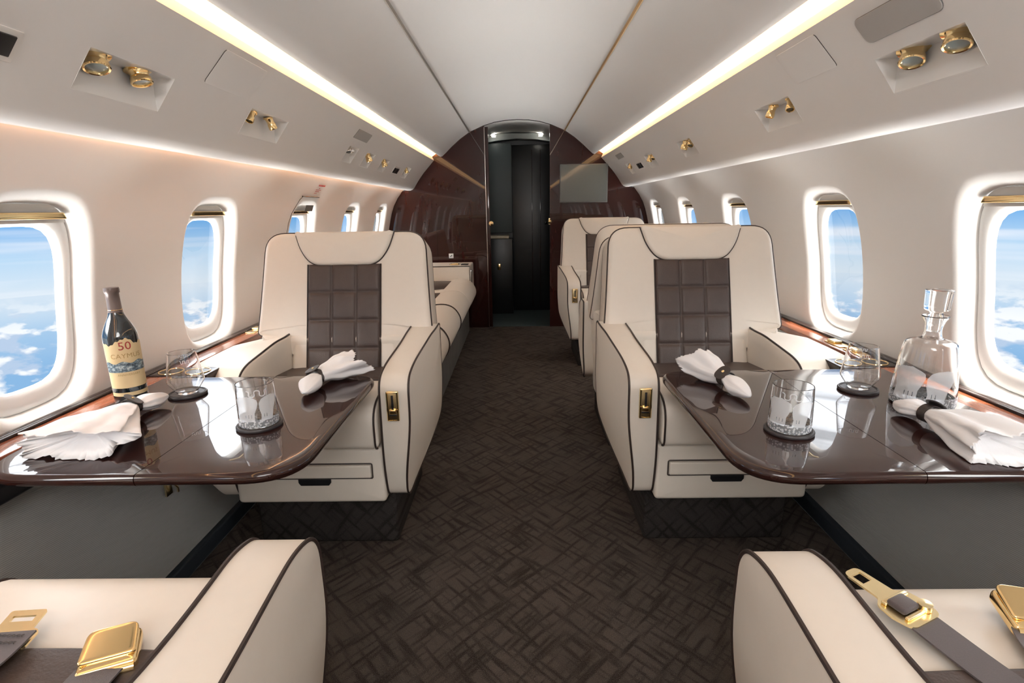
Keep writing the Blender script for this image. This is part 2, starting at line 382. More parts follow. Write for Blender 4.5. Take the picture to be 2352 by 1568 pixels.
def interp(tab, z_):
    if z_ <= tab[0][0]: return tab[0][1]
    for i in range(len(tab) - 1):
        if z_ <= tab[i + 1][0]:
            p0 = tab[max(0, i - 1)]; p1 = tab[i]; p2 = tab[i + 1]; p3 = tab[min(len(tab) - 1, i + 2)]
            h = p2[0] - p1[0]; t = (z_ - p1[0]) / h
            m1 = (p2[1] - p0[1]) / (p2[0] - p0[0]); m2 = (p3[1] - p1[1]) / (p3[0] - p1[0])
            return (2 * t ** 3 - 3 * t * t + 1) * p1[1] + (t ** 3 - 2 * t * t + t) * h * m1 + (-2 * t ** 3 + 3 * t * t) * p2[1] + (t ** 3 - t * t) * h * m2
    return tab[-1][1]
YB, YF, YG = -2.6, 5.12, 6.05          # rear bulkhead, forward bulkhead, galley end
# ------------------------------------------------------------------ floor
struct(MB().add(box(-1.3, 1.3, YB - 0.1, YF + 0.02, -0.06, 0.0)).build('floor', 'carpet', smooth=False))
struct(MB().add(box(-0.6, 0.6, YF + 0.02, YG + 0.1, -0.06, 0.001)).build('floor', 'teal', smooth=False))
# ------------------------------------------------------------------ ceiling
CS = [(0, 1.868), (0.10, 1.864), (0.20, 1.85), (0.30, 1.822), (0.42, 1.772), (0.51, 1.712), (0.585, 1.65), (0.64, 1.598), (0.672, 1.570), (0.690, 1.566), (0.700, 1.574), (0.702, 1.60), (0.70, 1.66)]
prof = [(-x, z_) for x, z_ in reversed(CS[1:])] + CS
def rows(prof, ys):
    V = [(x, y, z_) for y in ys for x, z_ in prof]; k = len(prof)
    return V, [(j * k + i, j * k + i + 1, (j + 1) * k + i + 1, (j + 1) * k + i) for j in range(len(ys) - 1) for i in range(k - 1)]
struct(MB().add(rows(prof, [YB, 0, 2, YF])).build('ceiling', 'ceiling', angle=60))
struct(MB().add(rows([(-x, z_ - 0.006) for x, z_ in reversed(CS[1:7])] + [(x, z_ - 0.006) for x, z_ in CS[:7]], [YF - 0.001, YG])).build('ceiling', 'ceiling'))
for s, mt in ((-1, 'ceramic'), (1, 'seamlit')):
    mb = MB(); x0, z0 = 0.42, 1.772; d = Vector((0.09, -0.06)).normalized() * 0.006
    V = [(s * (x0 - d.x), y, z0 - d.y - 0.004) for y in (YB, YF)] + [(s * (x0 + d.x), y, z0 + d.y - 0.004) for y in (YB, YF)] + [(s * x0, y, z0 - 0.009) for y in (YB, YF)] + [(s * x0, y, z0 + 0.004) for y in (YB, YF)]
    mb.add((V, [(0, 1, 5, 4), (4, 5, 3, 2), (2, 3, 7, 6), (6, 7, 1, 0)]))
    struct(mb.build('trim_%d' % (1 if s < 0 else 2), mt, smooth=False))
# ------------------------------------------------------------------ cove lamps (strip in the gap between ceiling panel and side panel)
for s, w in ((-1, 'left'), (1, 'right')):
    mb = MB().add(([(s * 0.698, YB, 1.612), (s * 0.698, YF, 1.612), (s * 0.775, YF, 1.562), (s * 0.775, YB, 1.562), (s * 0.73, YB, 1.63), (s * 0.73, YF, 1.63)], [(0, 1, 2, 3), (0, 4, 5, 1), (4, 3, 2, 5)]))
    tag(mb.build('cove_light', 'cove', smooth=False), 'long warm glowing cove light strip above the %s row of windows' % w, 'ceiling light', 'cove light strips')
# ------------------------------------------------------------------ side panels carrying the reading lights
PS = [(0.775, 1.600), (0.765, 1.570), (0.752, 1.546), (0.750, 1.536), (0.80, 1.481), (0.848, 1.429), (0.878, 1.391), (0.905, 1.354), (0.925, 1.323), (0.940, 1.300), (0.955, 1.287), (0.975, 1.279), (1.000, 1.279), (1.012, 1.288), (1.014, 1.305), (1.00, 1.34)]
IU, IL = 5, 7
PSU = {-1: [(1.185, 1.460), (1.865, 2.150), (2.915, 3.075), (3.25, 3.42), (3.63, 3.80), (4.36, 4.54)], 1: [(1.150, 1.418), (1.845, 2.095), (2.86, 3.08), (3.64, 3.85), (4.34, 4.50)]}
for s in (-1, 1):
    ys = [YB]; holes = PSU[s]
    for a, b in holes: ys += [a, b]
    ys.append(YF); V, Fc = rows([(s * x, z_) for x, z_ in PS], ys); k = len(PS) - 1; keep = []
    for idx, f in enumerate(Fc):
        j, i = divmod(idx, k)
        if j % 2 == 1 and IU <= i < IL: continue
        keep.append(f)
    struct(MB().add((V, keep)).build('ceiling', 'ceiling', angle=50))
    # pocket liners
UPX, UPZ = PS[IU]; LOX, LOZ = PS[IL]
# ------------------------------------------------------------------ cabin walls with window openings
WT = [(0.0, 1.06), (0.30, 1.095), (0.55, 1.235), (0.60, 1.232), (0.72, 1.226), (0.85, 1.212), (0.98, 1.187), (1.12, 1.148), (1.20, 1.107), (1.275, 1.050), (1.36, 0.975)]
def WX(z_): return interp(WT[2:], z_)
WC = [-2.0, -1.15, -0.32, 0.50, 1.33, 2.125, 3.03, 3.90, 4.74]
WZ = 0.874; CW = 0.22; Z0, Z1 = 0.575, 1.18
def sup(da, db, hw, hh, n=3.6):
    k = 1.0 / ((abs(da / hw) ** n + abs(db / hh) ** n) ** (1 / n)); return da * k, db * k
NZ, NY = 14, 10
def cellpts():
    P = []
    for i in range(NY): P.append((-1 + 2 * i / NY, -1))
    for i in range(NZ): P.append((1, -1 + 2 * i / NZ))
    for i in range(NY): P.append((1 - 2 * i / NY, 1))
    for i in range(NZ): P.append((-1, 1 - 2 * i / NZ))
    return P
CP = cellpts(); cz = (Z0 + Z1) / 2; chh = (Z1 - Z0) / 2
FLARE = [(0.198, 0.292, 0.0), (0.192, 0.286, 0.0015), (0.184, 0.278, 0.006), (0.176, 0.270, 0.014), (0.170, 0.264, 0.026), (0.167, 0.261, 0.040), (0.166, 0.260, 0.062), (0.134, 0.209, 0.064)]
def ringpts(s, yc, hw, hh, dep, n=3.6):
    out = []
    for a, b in CP:
        da, db = sup(a * CW, (cz + b * chh) - WZ, hw, hh, n); z_ = WZ + db
        out.append((s * (WX(z_) + dep), yc + da, z_))
    return out
def ringface(V, Fc, A, B, k):
    for i in range(k): Fc.append((A + i, A + (i + 1) % k, B + (i + 1) % k, B + i))
for s, side in ((-1, 'left'), (1, 'right')):
    mb = MB(); k = len(CP)
    for yc in WC:
        V = [(s * WX(cz + b * chh), yc + a * CW, cz + b * chh) for a, b in CP]; Fc = []
        for j in (0.5,):
            R1 = ringpts(s, yc, FLARE[0][0], FLARE[0][1], 0)
            mid = [tuple((p_[q] + r_[q]) / 2 for q in range(3)) for p_, r_ in zip(V, R1)]
            V += [(s * WX(p_[2]), p_[1], p_[2]) for p_ in mid]
        ringface(V, Fc, 0, k, k)
        for hw, hh, dep in FLARE: V += ringpts(s, yc, hw, hh, dep)
        for j in range(len(FLARE)): ringface(V, Fc, (j + 1) * k, (j + 2) * k, k)
        mb.add((V, Fc))
    zs = [Z0 + (Z1 - Z0) * j / NZ for j in range(NZ + 1)]
    edges = [YB] + sum([[c - CW, c + CW] for c in WC], []) + [YF + 0.03]
    for i in range(0, len(edges), 2):
        a, b = edges[i], edges[i + 1]
        mb.add(rows([(s * WX(z_), z_) for z_ in zs], [a, b]))
    top = [Z1, 1.21, 1.24, 1.275, 1.32, 1.36]
    mb.add(rows([(s * WX(z_), z_) for z_ in top], sorted(set([round(e, 5) for e in edges] + [round(c - CW + 2 * CW * i / NY, 5) for c in WC for i in range(NY + 1)]))))
    bmx = mb
    o = bmx.build('wall_%s' % side, 'wall', angle=50)
    bm = bmesh.new(); bm.from_mesh(o.data); bmesh.ops.remove_doubles(bm, verts=bm.verts, dist=0.0004); bmesh.ops.recalc_face_normals(bm, faces=bm.faces); bm.to_mesh(o.data); bm.free()
    struct(o)
    # outer fuselage skin behind the upper gap so no daylight leaks
    sk = [(1.0, 1.345), (1.05, 1.50), (0.95, 1.72), (0.70, 1.92), (0.3, 2.0)]
    struct(MB().add(rows([(s * 0.96, 1.358)] + [(s * x, z_) for x, z_ in sk[1:]] + [(0, 2.02)], [YB - 0.02, YG + 0.05])).build('ceiling', 'wall'))
    # lower dado
    dd = [(0.0, 1.062), (0.08, 1.064), (0.25, 1.078), (0.42, 1.10), (0.575, 1.122)]
    struct(MB().add(rows([(s * x, z_) for z_, x in dd], [YB, YF])).build('wall_lower_%s' % side, 'dado'))
    struct(MB().add(box(min(s * 1.040, s * 1.066), max(s * 1.040, s * 1.066), YB, YF, 0.0, 0.055, 0.006)).build('baseboard_%s' % side, 'navy_strip'))
    # windows
    for wi, yc in enumerate(WC):
        V = []; Fc = []
        FR = [(0.163, 0.257, 0.058), (0.163, 0.257, 0.046), (0.158, 0.252, 0.043), (0.150, 0.239, 0.043), (0.139, 0.218, 0.045), (0.133, 0.209, 0.050), (0.130, 0.205, 0.063)]
        for q in FR: V += ringpts(s, yc, *q)
        for j in range(len(FR) - 1): ringface(V, Fc, j * k, (j + 1) * k, k)
        num = wi + 1 + (len(WC) if s > 0 else 0)
        w = new_mesh('window_%d' % num, V, Fc, 'frame'); struct(w)
        Pn = ringpts(s, yc, 0.1305, 0.2055, 0.060); Pn.append((s * (WX(WZ) + 0.061), yc, WZ))
        new_mesh('pane', Pn, [(i, (i + 1) % k, k) for i in range(k)], 'pane', w)
        # retracted shade above the pane, with gold pull
        mb2 = MB()
        def shf(u, v_):
            z_ = lerp(1.086, 1.132, v_); hw = 0.158 * (1 - max(0, (abs(z_ - WZ) / 0.262)) ** 3.6) ** (1 / 3.6) if abs(z_ - WZ) < 0.262 else 0.02
            hw = max(0.03, hw * 0.985); return (s * (WX(z_) + 0.040), yc + lerp(-hw, hw, u), z_)
        mb2.add(grid(shf, 12, 8)); new_mesh('shade', mb2.v, mb2.f, 'shade', w)
        pz = 1.104; px = WX(pz) + 0.030
        pl = MB().add(pad(rloop([(-0.118, -0.009, 0.003), (0.118, -0.009, 0.003), (0.112, 0.008, 0.004), (-0.112, 0.008, 0.004)]), 0.012, 0.003, fn=lambda a, b, c: (s * (px + 0.008 - c), yc + a, pz + b)))
        pl.build('shade_pull', 'gold', w)
# warm lower strip on the left only, hidden in the gap above the wall
mb = MB().add(([(-1.022, YB, 1.298), (-1.022, YF, 1.298), (-1.004, YF, 1.335), (-1.004, YB, 1.335)], [(0, 1, 2, 3)]))
tag(mb.build('cove_light', 'covelow', smooth=False), 'thin amber light strip in the slot where the left wall meets the ceiling panel', 'ceiling light')
# ------------------------------------------------------------------ forward bulkhead
def outline():
    P = []
    for x, z_ in CS[:9]: P.append((x, z_ - 0.001))
    P += [(0.735, 1.55)] + [(x, z_) for x, z_ in PS[4:13]] + [(1.05, 1.275)]
    for j in range(1, 12):
        z_ = lerp(1.275, 0.575, j / 11); P.append((WX(z_) - 0.001, z_))
    P += [(1.12, 0.5), (1.06, 0.0)]
    return P
OL = outline()
for s, side in ((-1, 'left'), (1, 'right')):
    pts = [(0.29, 0.0), (0.29, 1.822 - 0.0)] + [p_ for p_ in OL if p_[0] > 0.295]
    V = [(s * x, YF, z_) for x, z_ in pts] + [(s * x, YF + 0.045, z_) for x, z_ in pts]; k = len(pts)
    Fc = [tuple(range(k)), tuple(range(k, 2 * k))[::-1]] + [(i, (i + 1) % k, k + (i + 1) % k, k + i) for i in range(k)]
    struct(new_mesh('wall_forward_%s' % side, V, Fc, 'bulkhead', smooth=False))
# door jamb edges and sliding door leaves
dl = thing('pocket_door', 'narrow burgundy lacquered pocket door leaf edge on the left of the galley doorway', 'door', (-0.279, YF - 0.012, 0))
MB().add(box(-0.012, 0.022, -0.008, 0.03, 0.01, 1.808, 0.003)).build('door_leaf', 'bulkhead', dl)
MB().add(box(-0.0135, -0.0085, -0.012, -0.006, 0.01, 1.806, 0.001)).build('metal_edge', 'chrome', dl, smooth=False)
kb = MB().add(lathe([(0.0, 0.0), (0.008, 0.0), (0.008, 0.012), (0.02, 0.018), (0.022, 0.028), (0.012, 0.038), (0.0, 0.04)], 20), T3(0.030, 0.02, 0.975) @ RX(90))
kb.build('door_knob', 'gold', dl)
dr = thing('door_knob', 'small round gold knob on the right edge of the galley doorway', 'door knob', (0.286, YF - 0.002, 0.985))
MB().add(lathe([(0.0, 0.0), (0.006, 0.0), (0.006, 0.012), (0.018, 0.018), (0.02, 0.026), (0.012, 0.036), (0.0, 0.038)], 20), RX(90)).build('knob', 'gold', dr)
MB().add(box(-0.008, 0.008, -0.003, 0.002, -0.03, 0.03, 0.002)).build('knob_plate', 'brass', dr)
# cabinet recess line on left bulkhead
struct(MB().add(box(-0.76, -0.30, YF - 0.006, YF, 1.028, 1.036)).add(box(-0.764, -0.756, YF - 0.006, YF, 0.55, 1.036)).build('trim_3', 'bulkhead', smooth=False))
# television
tv = thing('television', 'flat grey television screen set in the burgundy bulkhead right of the doorway', 'television', (0.594, YF, 1.315))
MB().add(box(-0.216, 0.216, -0.020, 0.0, -0.168, 0.168, 0.003)).build('bezel', 'greypanel', tv)
MB().add(box(-0.208, 0.208, -0.0225, -0.018, -0.160, 0.160)).build('screen', 'screen', tv, smooth=False)
# light switch
sw = thing('wall_switch', 'small square white switch plate on the left burgundy bulkhead', 'switch', (-0.63, YF, 0.686))
MB().add(box(-0.022, 0.022, -0.008, 0, -0.022, 0.022, 0.003)).build('plate', 'white', sw)
MB().add(box(-0.012, 0.012, -0.011, -0.007, -0.003, 0.003, 0.001), RY(-40)).build('rocker', 'black', sw)
# ------------------------------------------------------------------ galley behind the doorway
struct(MB().add(box(-1.2, 1.2, YG, YG + 0.04, 0, 2.1)).build('wall_galley', 'galleydark', smooth=False))
struct(MB().add(box(-0.40, -0.36, YF + 0.045, YG, 0, 1.9)).build('wall_galley_left', 'blue_grey', smooth=False))
struct(MB().add(box(0.42, 0.46, YF + 0.045, YG, 0, 1.9)).build('wall_galley_right', 'galleydark', smooth=False))
hp = [(-0.36, 1.76), (-0.2, 1.785), (0, 1.80), (0.2, 1.79), (0.42, 1.755), (0.42, 1.85), (-0.36, 1.85)]
V = [(x, YG - 0.16, z_) for x, z_ in hp] + [(x, YG - 0.02, z_) for x, z_ in hp]; k = 7
struct(new_mesh('trim_4', V, [tuple(range(k)), tuple(range(k, 2 * k))[::-1]] + [(i, (i + 1) % k, k + (i + 1) % k, k + i) for i in range(k)], 'header', smooth=False))
gc = thing('galley_cabinet', 'tall blue grey galley cabinet with a dark base seen left through the doorway', 'cabinet', (-0.21, YG - 0.15, 0))
MB().add(box(-0.148, 0.145, 0.03, 0.149, 0.86, 1.765, 0.003)).build('upper_panel', 'blue_grey', gc)
MB().add(box(-0.148, 0.145, -0.10, 0.149, 0.002, 0.80, 0.004)).build('base_cabinet', 'galleydark', gc)
MB().add(box(-0.11, 0.11, -0.12, 0.149, 0.802, 0.832, 0.006)).build('counter', 'counter', gc)
la = MB().add(box(-0.018, 0.018, -0.108, -0.099, 0.475, 0.54, 0.003)).build('latch', 'gold', gc)
gd = thing('galley_door', 'glossy near black galley door seen right through the doorway', 'door', (0.175, YG - 0.06, 0))
MB().add(box(-0.235, 0.235, 0, 0.055, 0.002, 1.75, 0.004)).build('door_leaf', 'galleydark', gd)
MB().add(box(-0.028, -0.022, -0.006, 0.001, 0.05, 1.7, 0.001)).add(box(0.06, 0.066, -0.006, 0.001, 0.05, 1.7, 0.001)).build('door_stile', 'bulkhead', gd)
MB().add(lathe([(0, 0), (0.012, 0), (0.016, 0.02), (0, 0.03)], 16), T3(0.12, 0, 0.95) @ RX(90)).build('door_knob', 'chrome', gd)
for s, w in ((-1, 'left'), (1, 'right')):
    t = thing('recessed_spotlight', '%s one of two small round spotlights in the galley ceiling beyond the doorway' % w, 'ceiling light', (s * 0.235, 5.80, 1.812), 0, 'galley spotlights')
    MB().add(lathe([(0.0, 0.0), (0.022, 0.0), (0.022, 0.01), (0, 0.01)], 20)).build('lamp_lens', 'downlight', t)
    MB().add(lathe([(0.022, 0.008), (0.030, -0.002), (0.022, -0.004), (0.022, 0.008)], 20, cap=False)).build('trim_ring', 'chrome', t)
for s, w in ((-1, 'left'), (1, 'right')):
    pts = [(0.30, 0.0), (0.30, 1.90), (0.0, 1.90), (0.0, 2.03), (0.45, 1.99), (0.72, 1.93), (0.98, 1.73), (1.12, 1.5), (1.40, 1.3), (1.40, 0.0)]; k = len(pts)
    V = [(s * x, YF + 0.047, z_) for x, z_ in pts] + [(s * x, YF + 0.06, z_) for x, z_ in pts]
    struct(new_mesh('wall_galley_lining_%s' % w, V, [tuple(range(k)), tuple(range(k, 2 * k))[::-1]] + [(i, (i + 1) % k, k + (i + 1) % k, k + i) for i in range(k)], 'galleydark', smooth=False))
struct(MB().add(box(-1.4, 1.4, YB - 0.05, YB - 0.003, -0.1, 2.1)).build('wall_rear', 'wall', smooth=False))
# rear bulkhead closing the cabin behind the camera
V = [(x, YB, z_) for x, z_ in ([(-a, b) for a, b in OL] + OL[::-1])]
struct(new_mesh('wall_rear', V, [tuple(range(len(V)))], 'wall', smooth=False))

# ------------------------------------------------------------------ ledges
def slab(pts, z0, z1, mat, name, parent=None, er=0.004, step=0.05):
    return MB().add(pad(rloop(pts, step), z1 - z0, er, fn=lambda a, b, c: (a, b, z0 + c))).build(name, mat, parent)
LZ = 0.600
for s, side in ((-1, 'left'), (1, 'right')):
    def q(x0, x1, y0, y1, z0, z1, r=0.003): return box(min(s * x0, s * x1), max(s * x0, s * x1), y0, y1, z0, z1, r)
    t = thing('side_ledge', 'long mahogany ledge with raised dark edge moulding running under the %s windows' % side, 'ledge', (s * 1.17, 1.5, LZ), 0, 'window ledges')
    I = T3(-s * 1.17, -1.5, -LZ)
    MB().add(q(1.122, 1.206, YB, YF - 0.002, 0.572, LZ), I).build('ledge_top', 'mahogany', t)
    mo = MB().add(q(1.205, 1.226, YB, YF - 0.002, 0.565, 0.606, 0.004), I); mo.add(q(1.190, 1.207, YB, YF - 0.002, 0.585, 0.607, 0.005), I)
    mo.build('moulding', 'edge', t)
# ------------------------------------------------------------------ tables
def table(s, side):
    lab = 'glossy dark wood folding table on the %s, holding %s' % (side, 'the wine bottle' if s < 0 else 'the glass decanter')
    t = thing('folding_table', lab, 'table', (s * 0.78, 1.30, 0.0), 0, 'folding tables')
    xs = 0.768; xi = 0.445 if s < 0 else 0.428; yn = 0.972 if s < 0 else 0.948
    def I(a, b, c):
        if a > 1.106 and b > 1.12: a = 1.1208
        if abs(a - xs) < 0.0145: a = xs + (0.0009 if a > xs else -0.0009)
        return (s * a - s * 0.78, b - 1.30, 0.576 + c)
    inner = rloop([(xs - 0.0012, yn, 0.0), (xs - 0.0012, 1.640, 0.0), (xi, 1.640, 0.085), (xi, yn, 0.125)], 0.04, 12)
    outer = rloop([(xs + 0.0012, yn, 0.0), (1.1205, yn, 0.13), (1.1205, 1.640, 0.0), (xs + 0.0012, 1.640, 0.0)], 0.04, 10)
    for L, nm in ((inner, 'inner_leaf'), (outer, 'outer_leaf')):
        lf = MB().add(pad(L, 0.0255, 0.0125, seg=6, fn=I)).build(nm, 'table', t, angle=60)
    MB().add(pad(rloop([(1.06, 0.90, 0.02), (1.12, 0.90, 0.02), (1.12, 1.20, 0.01), (1.06, 1.15, 0.02)]), 0.045, 0.01, fn=lambda a, b, c: (s * a - s * 0.78, b - 1.30, 0.528 + c))).build('support_bracket', 'black', t)
    for y_ in (1.08, 1.31, 1.54):
        MB().add(box(-0.02, 0.02, -0.012, 0.012, -0.004, 0.0005, 0.001), T3(s * (xs - 0.78), y_ - 1.30, 0.5755)).build('hinge', 'brass', t)
    return t
table(-1, 'left'); table(1, 'right')
# cup holder block between table and seat
for s, side, cups in ((-1, 'left', [(1.140, 1.705, 0), (1.052, 1.735, 0)]), (1, 'right', [(1.052, 1.735, 0), (1.136, 1.675, 0)])):
    t = thing('cup_holder', 'black cup holder block with two gold rims between %s table and seat' % side, 'cup holder', (s * 1.09, 1.70, 0.57), 0, 'cup holder blocks')
    slab([(s * 1.19 - s * 1.09, -0.055, 0.004), (s * 1.19 - s * 1.09, 0.045, 0.004), (s * 1.0 - s * 1.09, 0.045, 0.01), (s * 1.0 - s * 1.09, -0.055, 0.004)], 0.0, 0.0335, 'edge', 'block', t)
    for x, y_, z_ in cups:
        y_ = 1.692
        r_ = MB().add(tube([(0.036 * cos(2 * pi * i / 32), 0.036 * sin(2 * pi * i / 32), 0) for i in range(32)], 0.0022, True, 6), T3(s * x - s * 1.09, y_ - 1.70, 0.0345)).build('gold_rim', 'gold', t)
        MB().add(lathe([(0, 0), (0.034, 0), (0.034, 0.001), (0, 0.001)], 24), T3(s * x - s * 1.09, y_ - 1.70, 0.0335)).build('cup_well', 'black', t)
for (x, y_, s, lb) in ((1.162, 1.945, 1, 'gold flap latch on the right ledge beside the armrest'), (1.158, 1.82, 1, 'gold latch plate on the right ledge nearest the cup holder'), (-1.165, 2.33, -1, 'gold latch plate on the left ledge beside the seat')):
    t = thing('ledge_latch', lb, 'latch', (x, y_, LZ), 0)
    MB().add(box(-0.022, 0.022, -0.05, 0.05, 0.0, 0.003, 0.001)).build('latch_plate', 'gold', t)
    MB().add(box(-0.016, 0.016, -0.002, 0.045, 0.003, 0.012, 0.003)).build('flap', 'brass', t)
t = thing('wall_hook', 'small brass hook on the grey wall panel below the left table', 'hook', (-1.078, 1.49, 0.292), 0)
MB().add(box(0, 0.006, -0.014, 0.014, -0.02, 0.02, 0.001)).build('hook_plate', 'brass', t)
MB().add(tube([(0.006, 0, 0.03), (0.022, 0.002, 0.018), (0.026, 0.01, 0.0), (0.02, 0.018, -0.018)], 0.0035)).build('hook_lever', 'brass', t)

# ------------------------------------------------------------------ lounge seats
def seat(sx, label, loc, rz, belt=None, recline=0.0, name='lounge_seat', longback=0.0):
    """front plane at local y=0, occupant faces -y; sx = aisle direction in local x"""
    t = thing(name, label, 'seat', (loc[0], loc[1], 0), rz, 'leather lounge seats')
    # pedestal
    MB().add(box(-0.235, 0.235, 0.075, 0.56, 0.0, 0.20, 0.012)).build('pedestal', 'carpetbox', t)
    # lower front body
    sb = MB().add(pad(rloop([(-0.222, 0.19, 0.015), (0.222, 0.19, 0.015), (0.222, 0.378, 0.01), (-0.222, 0.378, 0.01)], 0.03), 0.40, 0.012, bf=0.004, fn=lambda a, b, c: (a if a * sx > 0 else a * 1.16, 0.405 - c, b))).build('seat_base', 'cream', t)
    dp = MB().add(pad(rloop([(-0.182, 0.283, 0.004), (0.182, 0.283, 0.004), (0.182, 0.325, 0.006), (-0.182, 0.325, 0.006)], 0.03), 0.012, 0.004, fn=lambda a, b, c: (a, 0.003 - c, b))).build('drawer', 'cream', t)
    L = rloop([(-0.186, 0.279, 0.004), (0.186, 0.279, 0.004), (0.186, 0.329, 0.006), (-0.186, 0.329, 0.006)], 0.03)
    MB().add(tube([(p_.x, 0.0, p_.y) for p_ in L], 0.0022, True, 6)).build('piping', 'piping', dp)
    MB().add(pad(rloop([(-0.052, 0.266, 0), (-0.045, 0.256, 0.002), (0.045, 0.256, 0.002), (0.052, 0.266, 0), (0.052, 0.277, 0), (-0.052, 0.277, 0)]), 0.004, 0.001, fn=lambda a, b, c: (a, 0.0005 - c, b))).build('finger_slot', 'black', dp)
    # cushion : profile in (y,z) swept across x
    cl = rloop([(-0.025, 0.382, 0.03), (-0.028, 0.528, 0.085), (0.17, 0.545, 0.05), (0.42, 0.52, 0.02), (0.42, 0.382, 0.02)], 0.02, 8)
    def cf(a, b, c):
        x = c - 0.215; crown = 0.006 * (1 - (x / 0.215) ** 2) if b > 0.5 else 0
        return (x, a, b + crown)
    cu = MB().add(pad(cl, 0.43, 0.016, fn=cf, seg=3)).build('seat_cushion', 'cream', t)
    front = [p_ for p_ in cl if p_.x < 0.16 and not (p_.y < 0.39 and p_.x > 0.0)]
    i0 = max(range(len(cl)), key=lambda i: (cl[i] - cl[i - 1]).length)
    fr = sorted([p_ for p_ in cl if p_.x < 0.15 and (p_.x < 0.0 or p_.y > 0.45)], key=lambda p_: math.atan2(p_.y - 0.44, 0.12 - p_.x))
    for e in (-1, 1):
        MB().add(tube([(e * 0.209, p_.x, p_.y + 0.0) for p_ in inset(fr, 0.0)], 0.0032, False, 6)).build('piping', 'piping', cu)
    MB().add(pad(rloop([(-0.205, 0.185, 0.008), (0.205, 0.185, 0.008), (0.205, 0.40, 0.01), (-0.205, 0.40, 0.01)], 0.04), 0.014, 0.006, bf=0.004, fn=lambda a, b, c: (a, b, 0.542 - (b - 0.17) * 0.09 + c - 0.004 + 0.006 * (1 - (a / 0.215) ** 2)))).build('seat_insert', 'brown', cu)
    # arms
    prof = [(0.032, 0.188, 0.05), (-0.004, 0.34, 0.10), (0.004, 0.600, 0.045), (0.085, 0.628, 0.05), (0.315, 0.672, 0.03), (0.47, 0.682, 0.015), (0.47, 0.335, 0.05), (0.20, 0.235, 0.10)]
    if longback: prof = [(a + (longback if a > 0.3 else 0), b, c) for a, b, c in prof]
    loop = rloop(prof, 0.025, 8)
    def aisle(a, b, c):       # a=y b=z c=0 inner..0.1 outer
        u = c / 0.1; yy = min(1.0, max(0, a / 0.46))
        xi = lerp(0.222, 0.246, sstep(0, 0.7, yy)); xo = lerp(0.318, 0.352, sstep(0, 1, yy)) - 0.030 * sstep(0.5, 0.19, b) * (1 - 0.5 * yy)
        return (sx * lerp(xi, xo, u), a, b)
    arm = MB().add(pad(loop, 0.1, 0.008, bf=0.012, bb=0.0, fn=aisle, seg=3)).build('armrest', 'cream', t)
    for c_ in (0.004, 0.0975):
        P = [aisle(p_.x, p_.y, c_) for p_ in inset(loop, -0.0005)]
        MB().add(tube(P, 0.0034, True, 6)).build('piping', 'piping', arm)
    # latch on the arm front
    lt = MB().add(box(-0.019, 0.019, -0.006, 0.004, -0.048, 0.048, 0.003), T3(sx * 0.266, 0.0, 0.520)).build('latch', 'brass', arm)
    MB().add(tube([(sx * 0.266 + a, -0.0065, 0.520 + b) for a, b in ((-0.0155, -0.0445), (0.0155, -0.0445), (0.0155, 0.0445), (-0.0155, 0.0445))], 0.003, True, 6)).build('latch_frame', 'gold', lt)
    MB().add(box(-0.0035, 0.0035, -0.0075, -0.004, -0.012, 0.036, 0.001), T3(sx * 0.266, 0, 0.520)).add(box(-0.012, 0.012, -0.0075, -0.004, -0.030, -0.025, 0.001), T3(sx * 0.266, 0, 0.520)).build('latch_slot', 'black', lt)
    MB().add(box(-0.010, 0.010, -0.013, -0.004, -0.022, -0.008, 0.003), T3(sx * 0.266, 0, 0.520)).build('latch_lever', 'gold', lt)
    # window side arm: widens toward the ledge at the top
    def wside(a, b, c):
        u = c / 0.1; yy = min(1.0, max(0, a / 0.36))
        xi = lerp(0.262, 0.200, yy) if b > 0.3 else lerp(0.262, 0.23, yy)
        xo = lerp(0.362, 0.452, sstep(0.44, 0.58, b)) - 0.045 * sstep(0.30, 0.19, b)
        return (-sx * lerp(xi, xo, u), a + 0.075 * u * sstep(0.54, 0.60, b) * sstep(0.3, 0.1, a), b if b < 0.60 else 0.60 + (b - 0.60) * (1 - 0.92 * u))
    prw = [(0.032, 0.188, 0.05), (-0.002, 0.34, 0.10), (0.006, 0.545, 0.05), (0.080, 0.560, 0.02), (0.120, 0.612, 0.05), (0.315, 0.655, 0.03), (0.47, 0.662, 0.015), (0.47, 0.335, 0.05), (0.20, 0.235, 0.10)]
    if longback: prw = [(a + (longback if a > 0.3 else 0), b, c) for a, b, c in prw]
    lw = rloop(prw, 0.025, 8)
    aw = MB().add(pad(lw, 0.1, 0.008, fn=wside, seg=3)).build('armrest', 'cream', t)
    P = [wside(p_.x, p_.y, 0.003) for p_ in inset(lw, -0.0005)]
    MB().add(tube(P, 0.0034, True, 6)).build('piping', 'piping', aw)
    # back: frame coords a=x, b=height along back, c=forward
    tilt = 17 + recline
    py, pz = 0.345 + longback, 0.44
    Bm = T3(0, py, pz) @ RX(-tilt)
    tz = lambda z_: (z_ - pz) / cos(radians(17))
    zt = tz(1.030); zb = 0.0; za = tz(0.655)
    bl = rloop([(-0.20, zb, 0.01), (0.20, zb, 0.01), (0.20, za - 0.03, 0.01), (0.333, za, 0.02), (0.322, za + 0.12, 0.1), (0.305, zt, 0.075), (-0.305, zt, 0.075), (-0.322, za + 0.12, 0.1), (-0.333, za, 0.02), (-0.20, za - 0.03, 0.01)], 0.03, 8)
    def bf_(thk, off):
        def f(a, b, c):
            dome = 0.012 * (1 - (a / 0.33) ** 2) * sstep(0, 0.2, b)
            v = Bm @ Vector((a, -(c + off), b)); return tuple(v)
        return f
    TH = 0.155
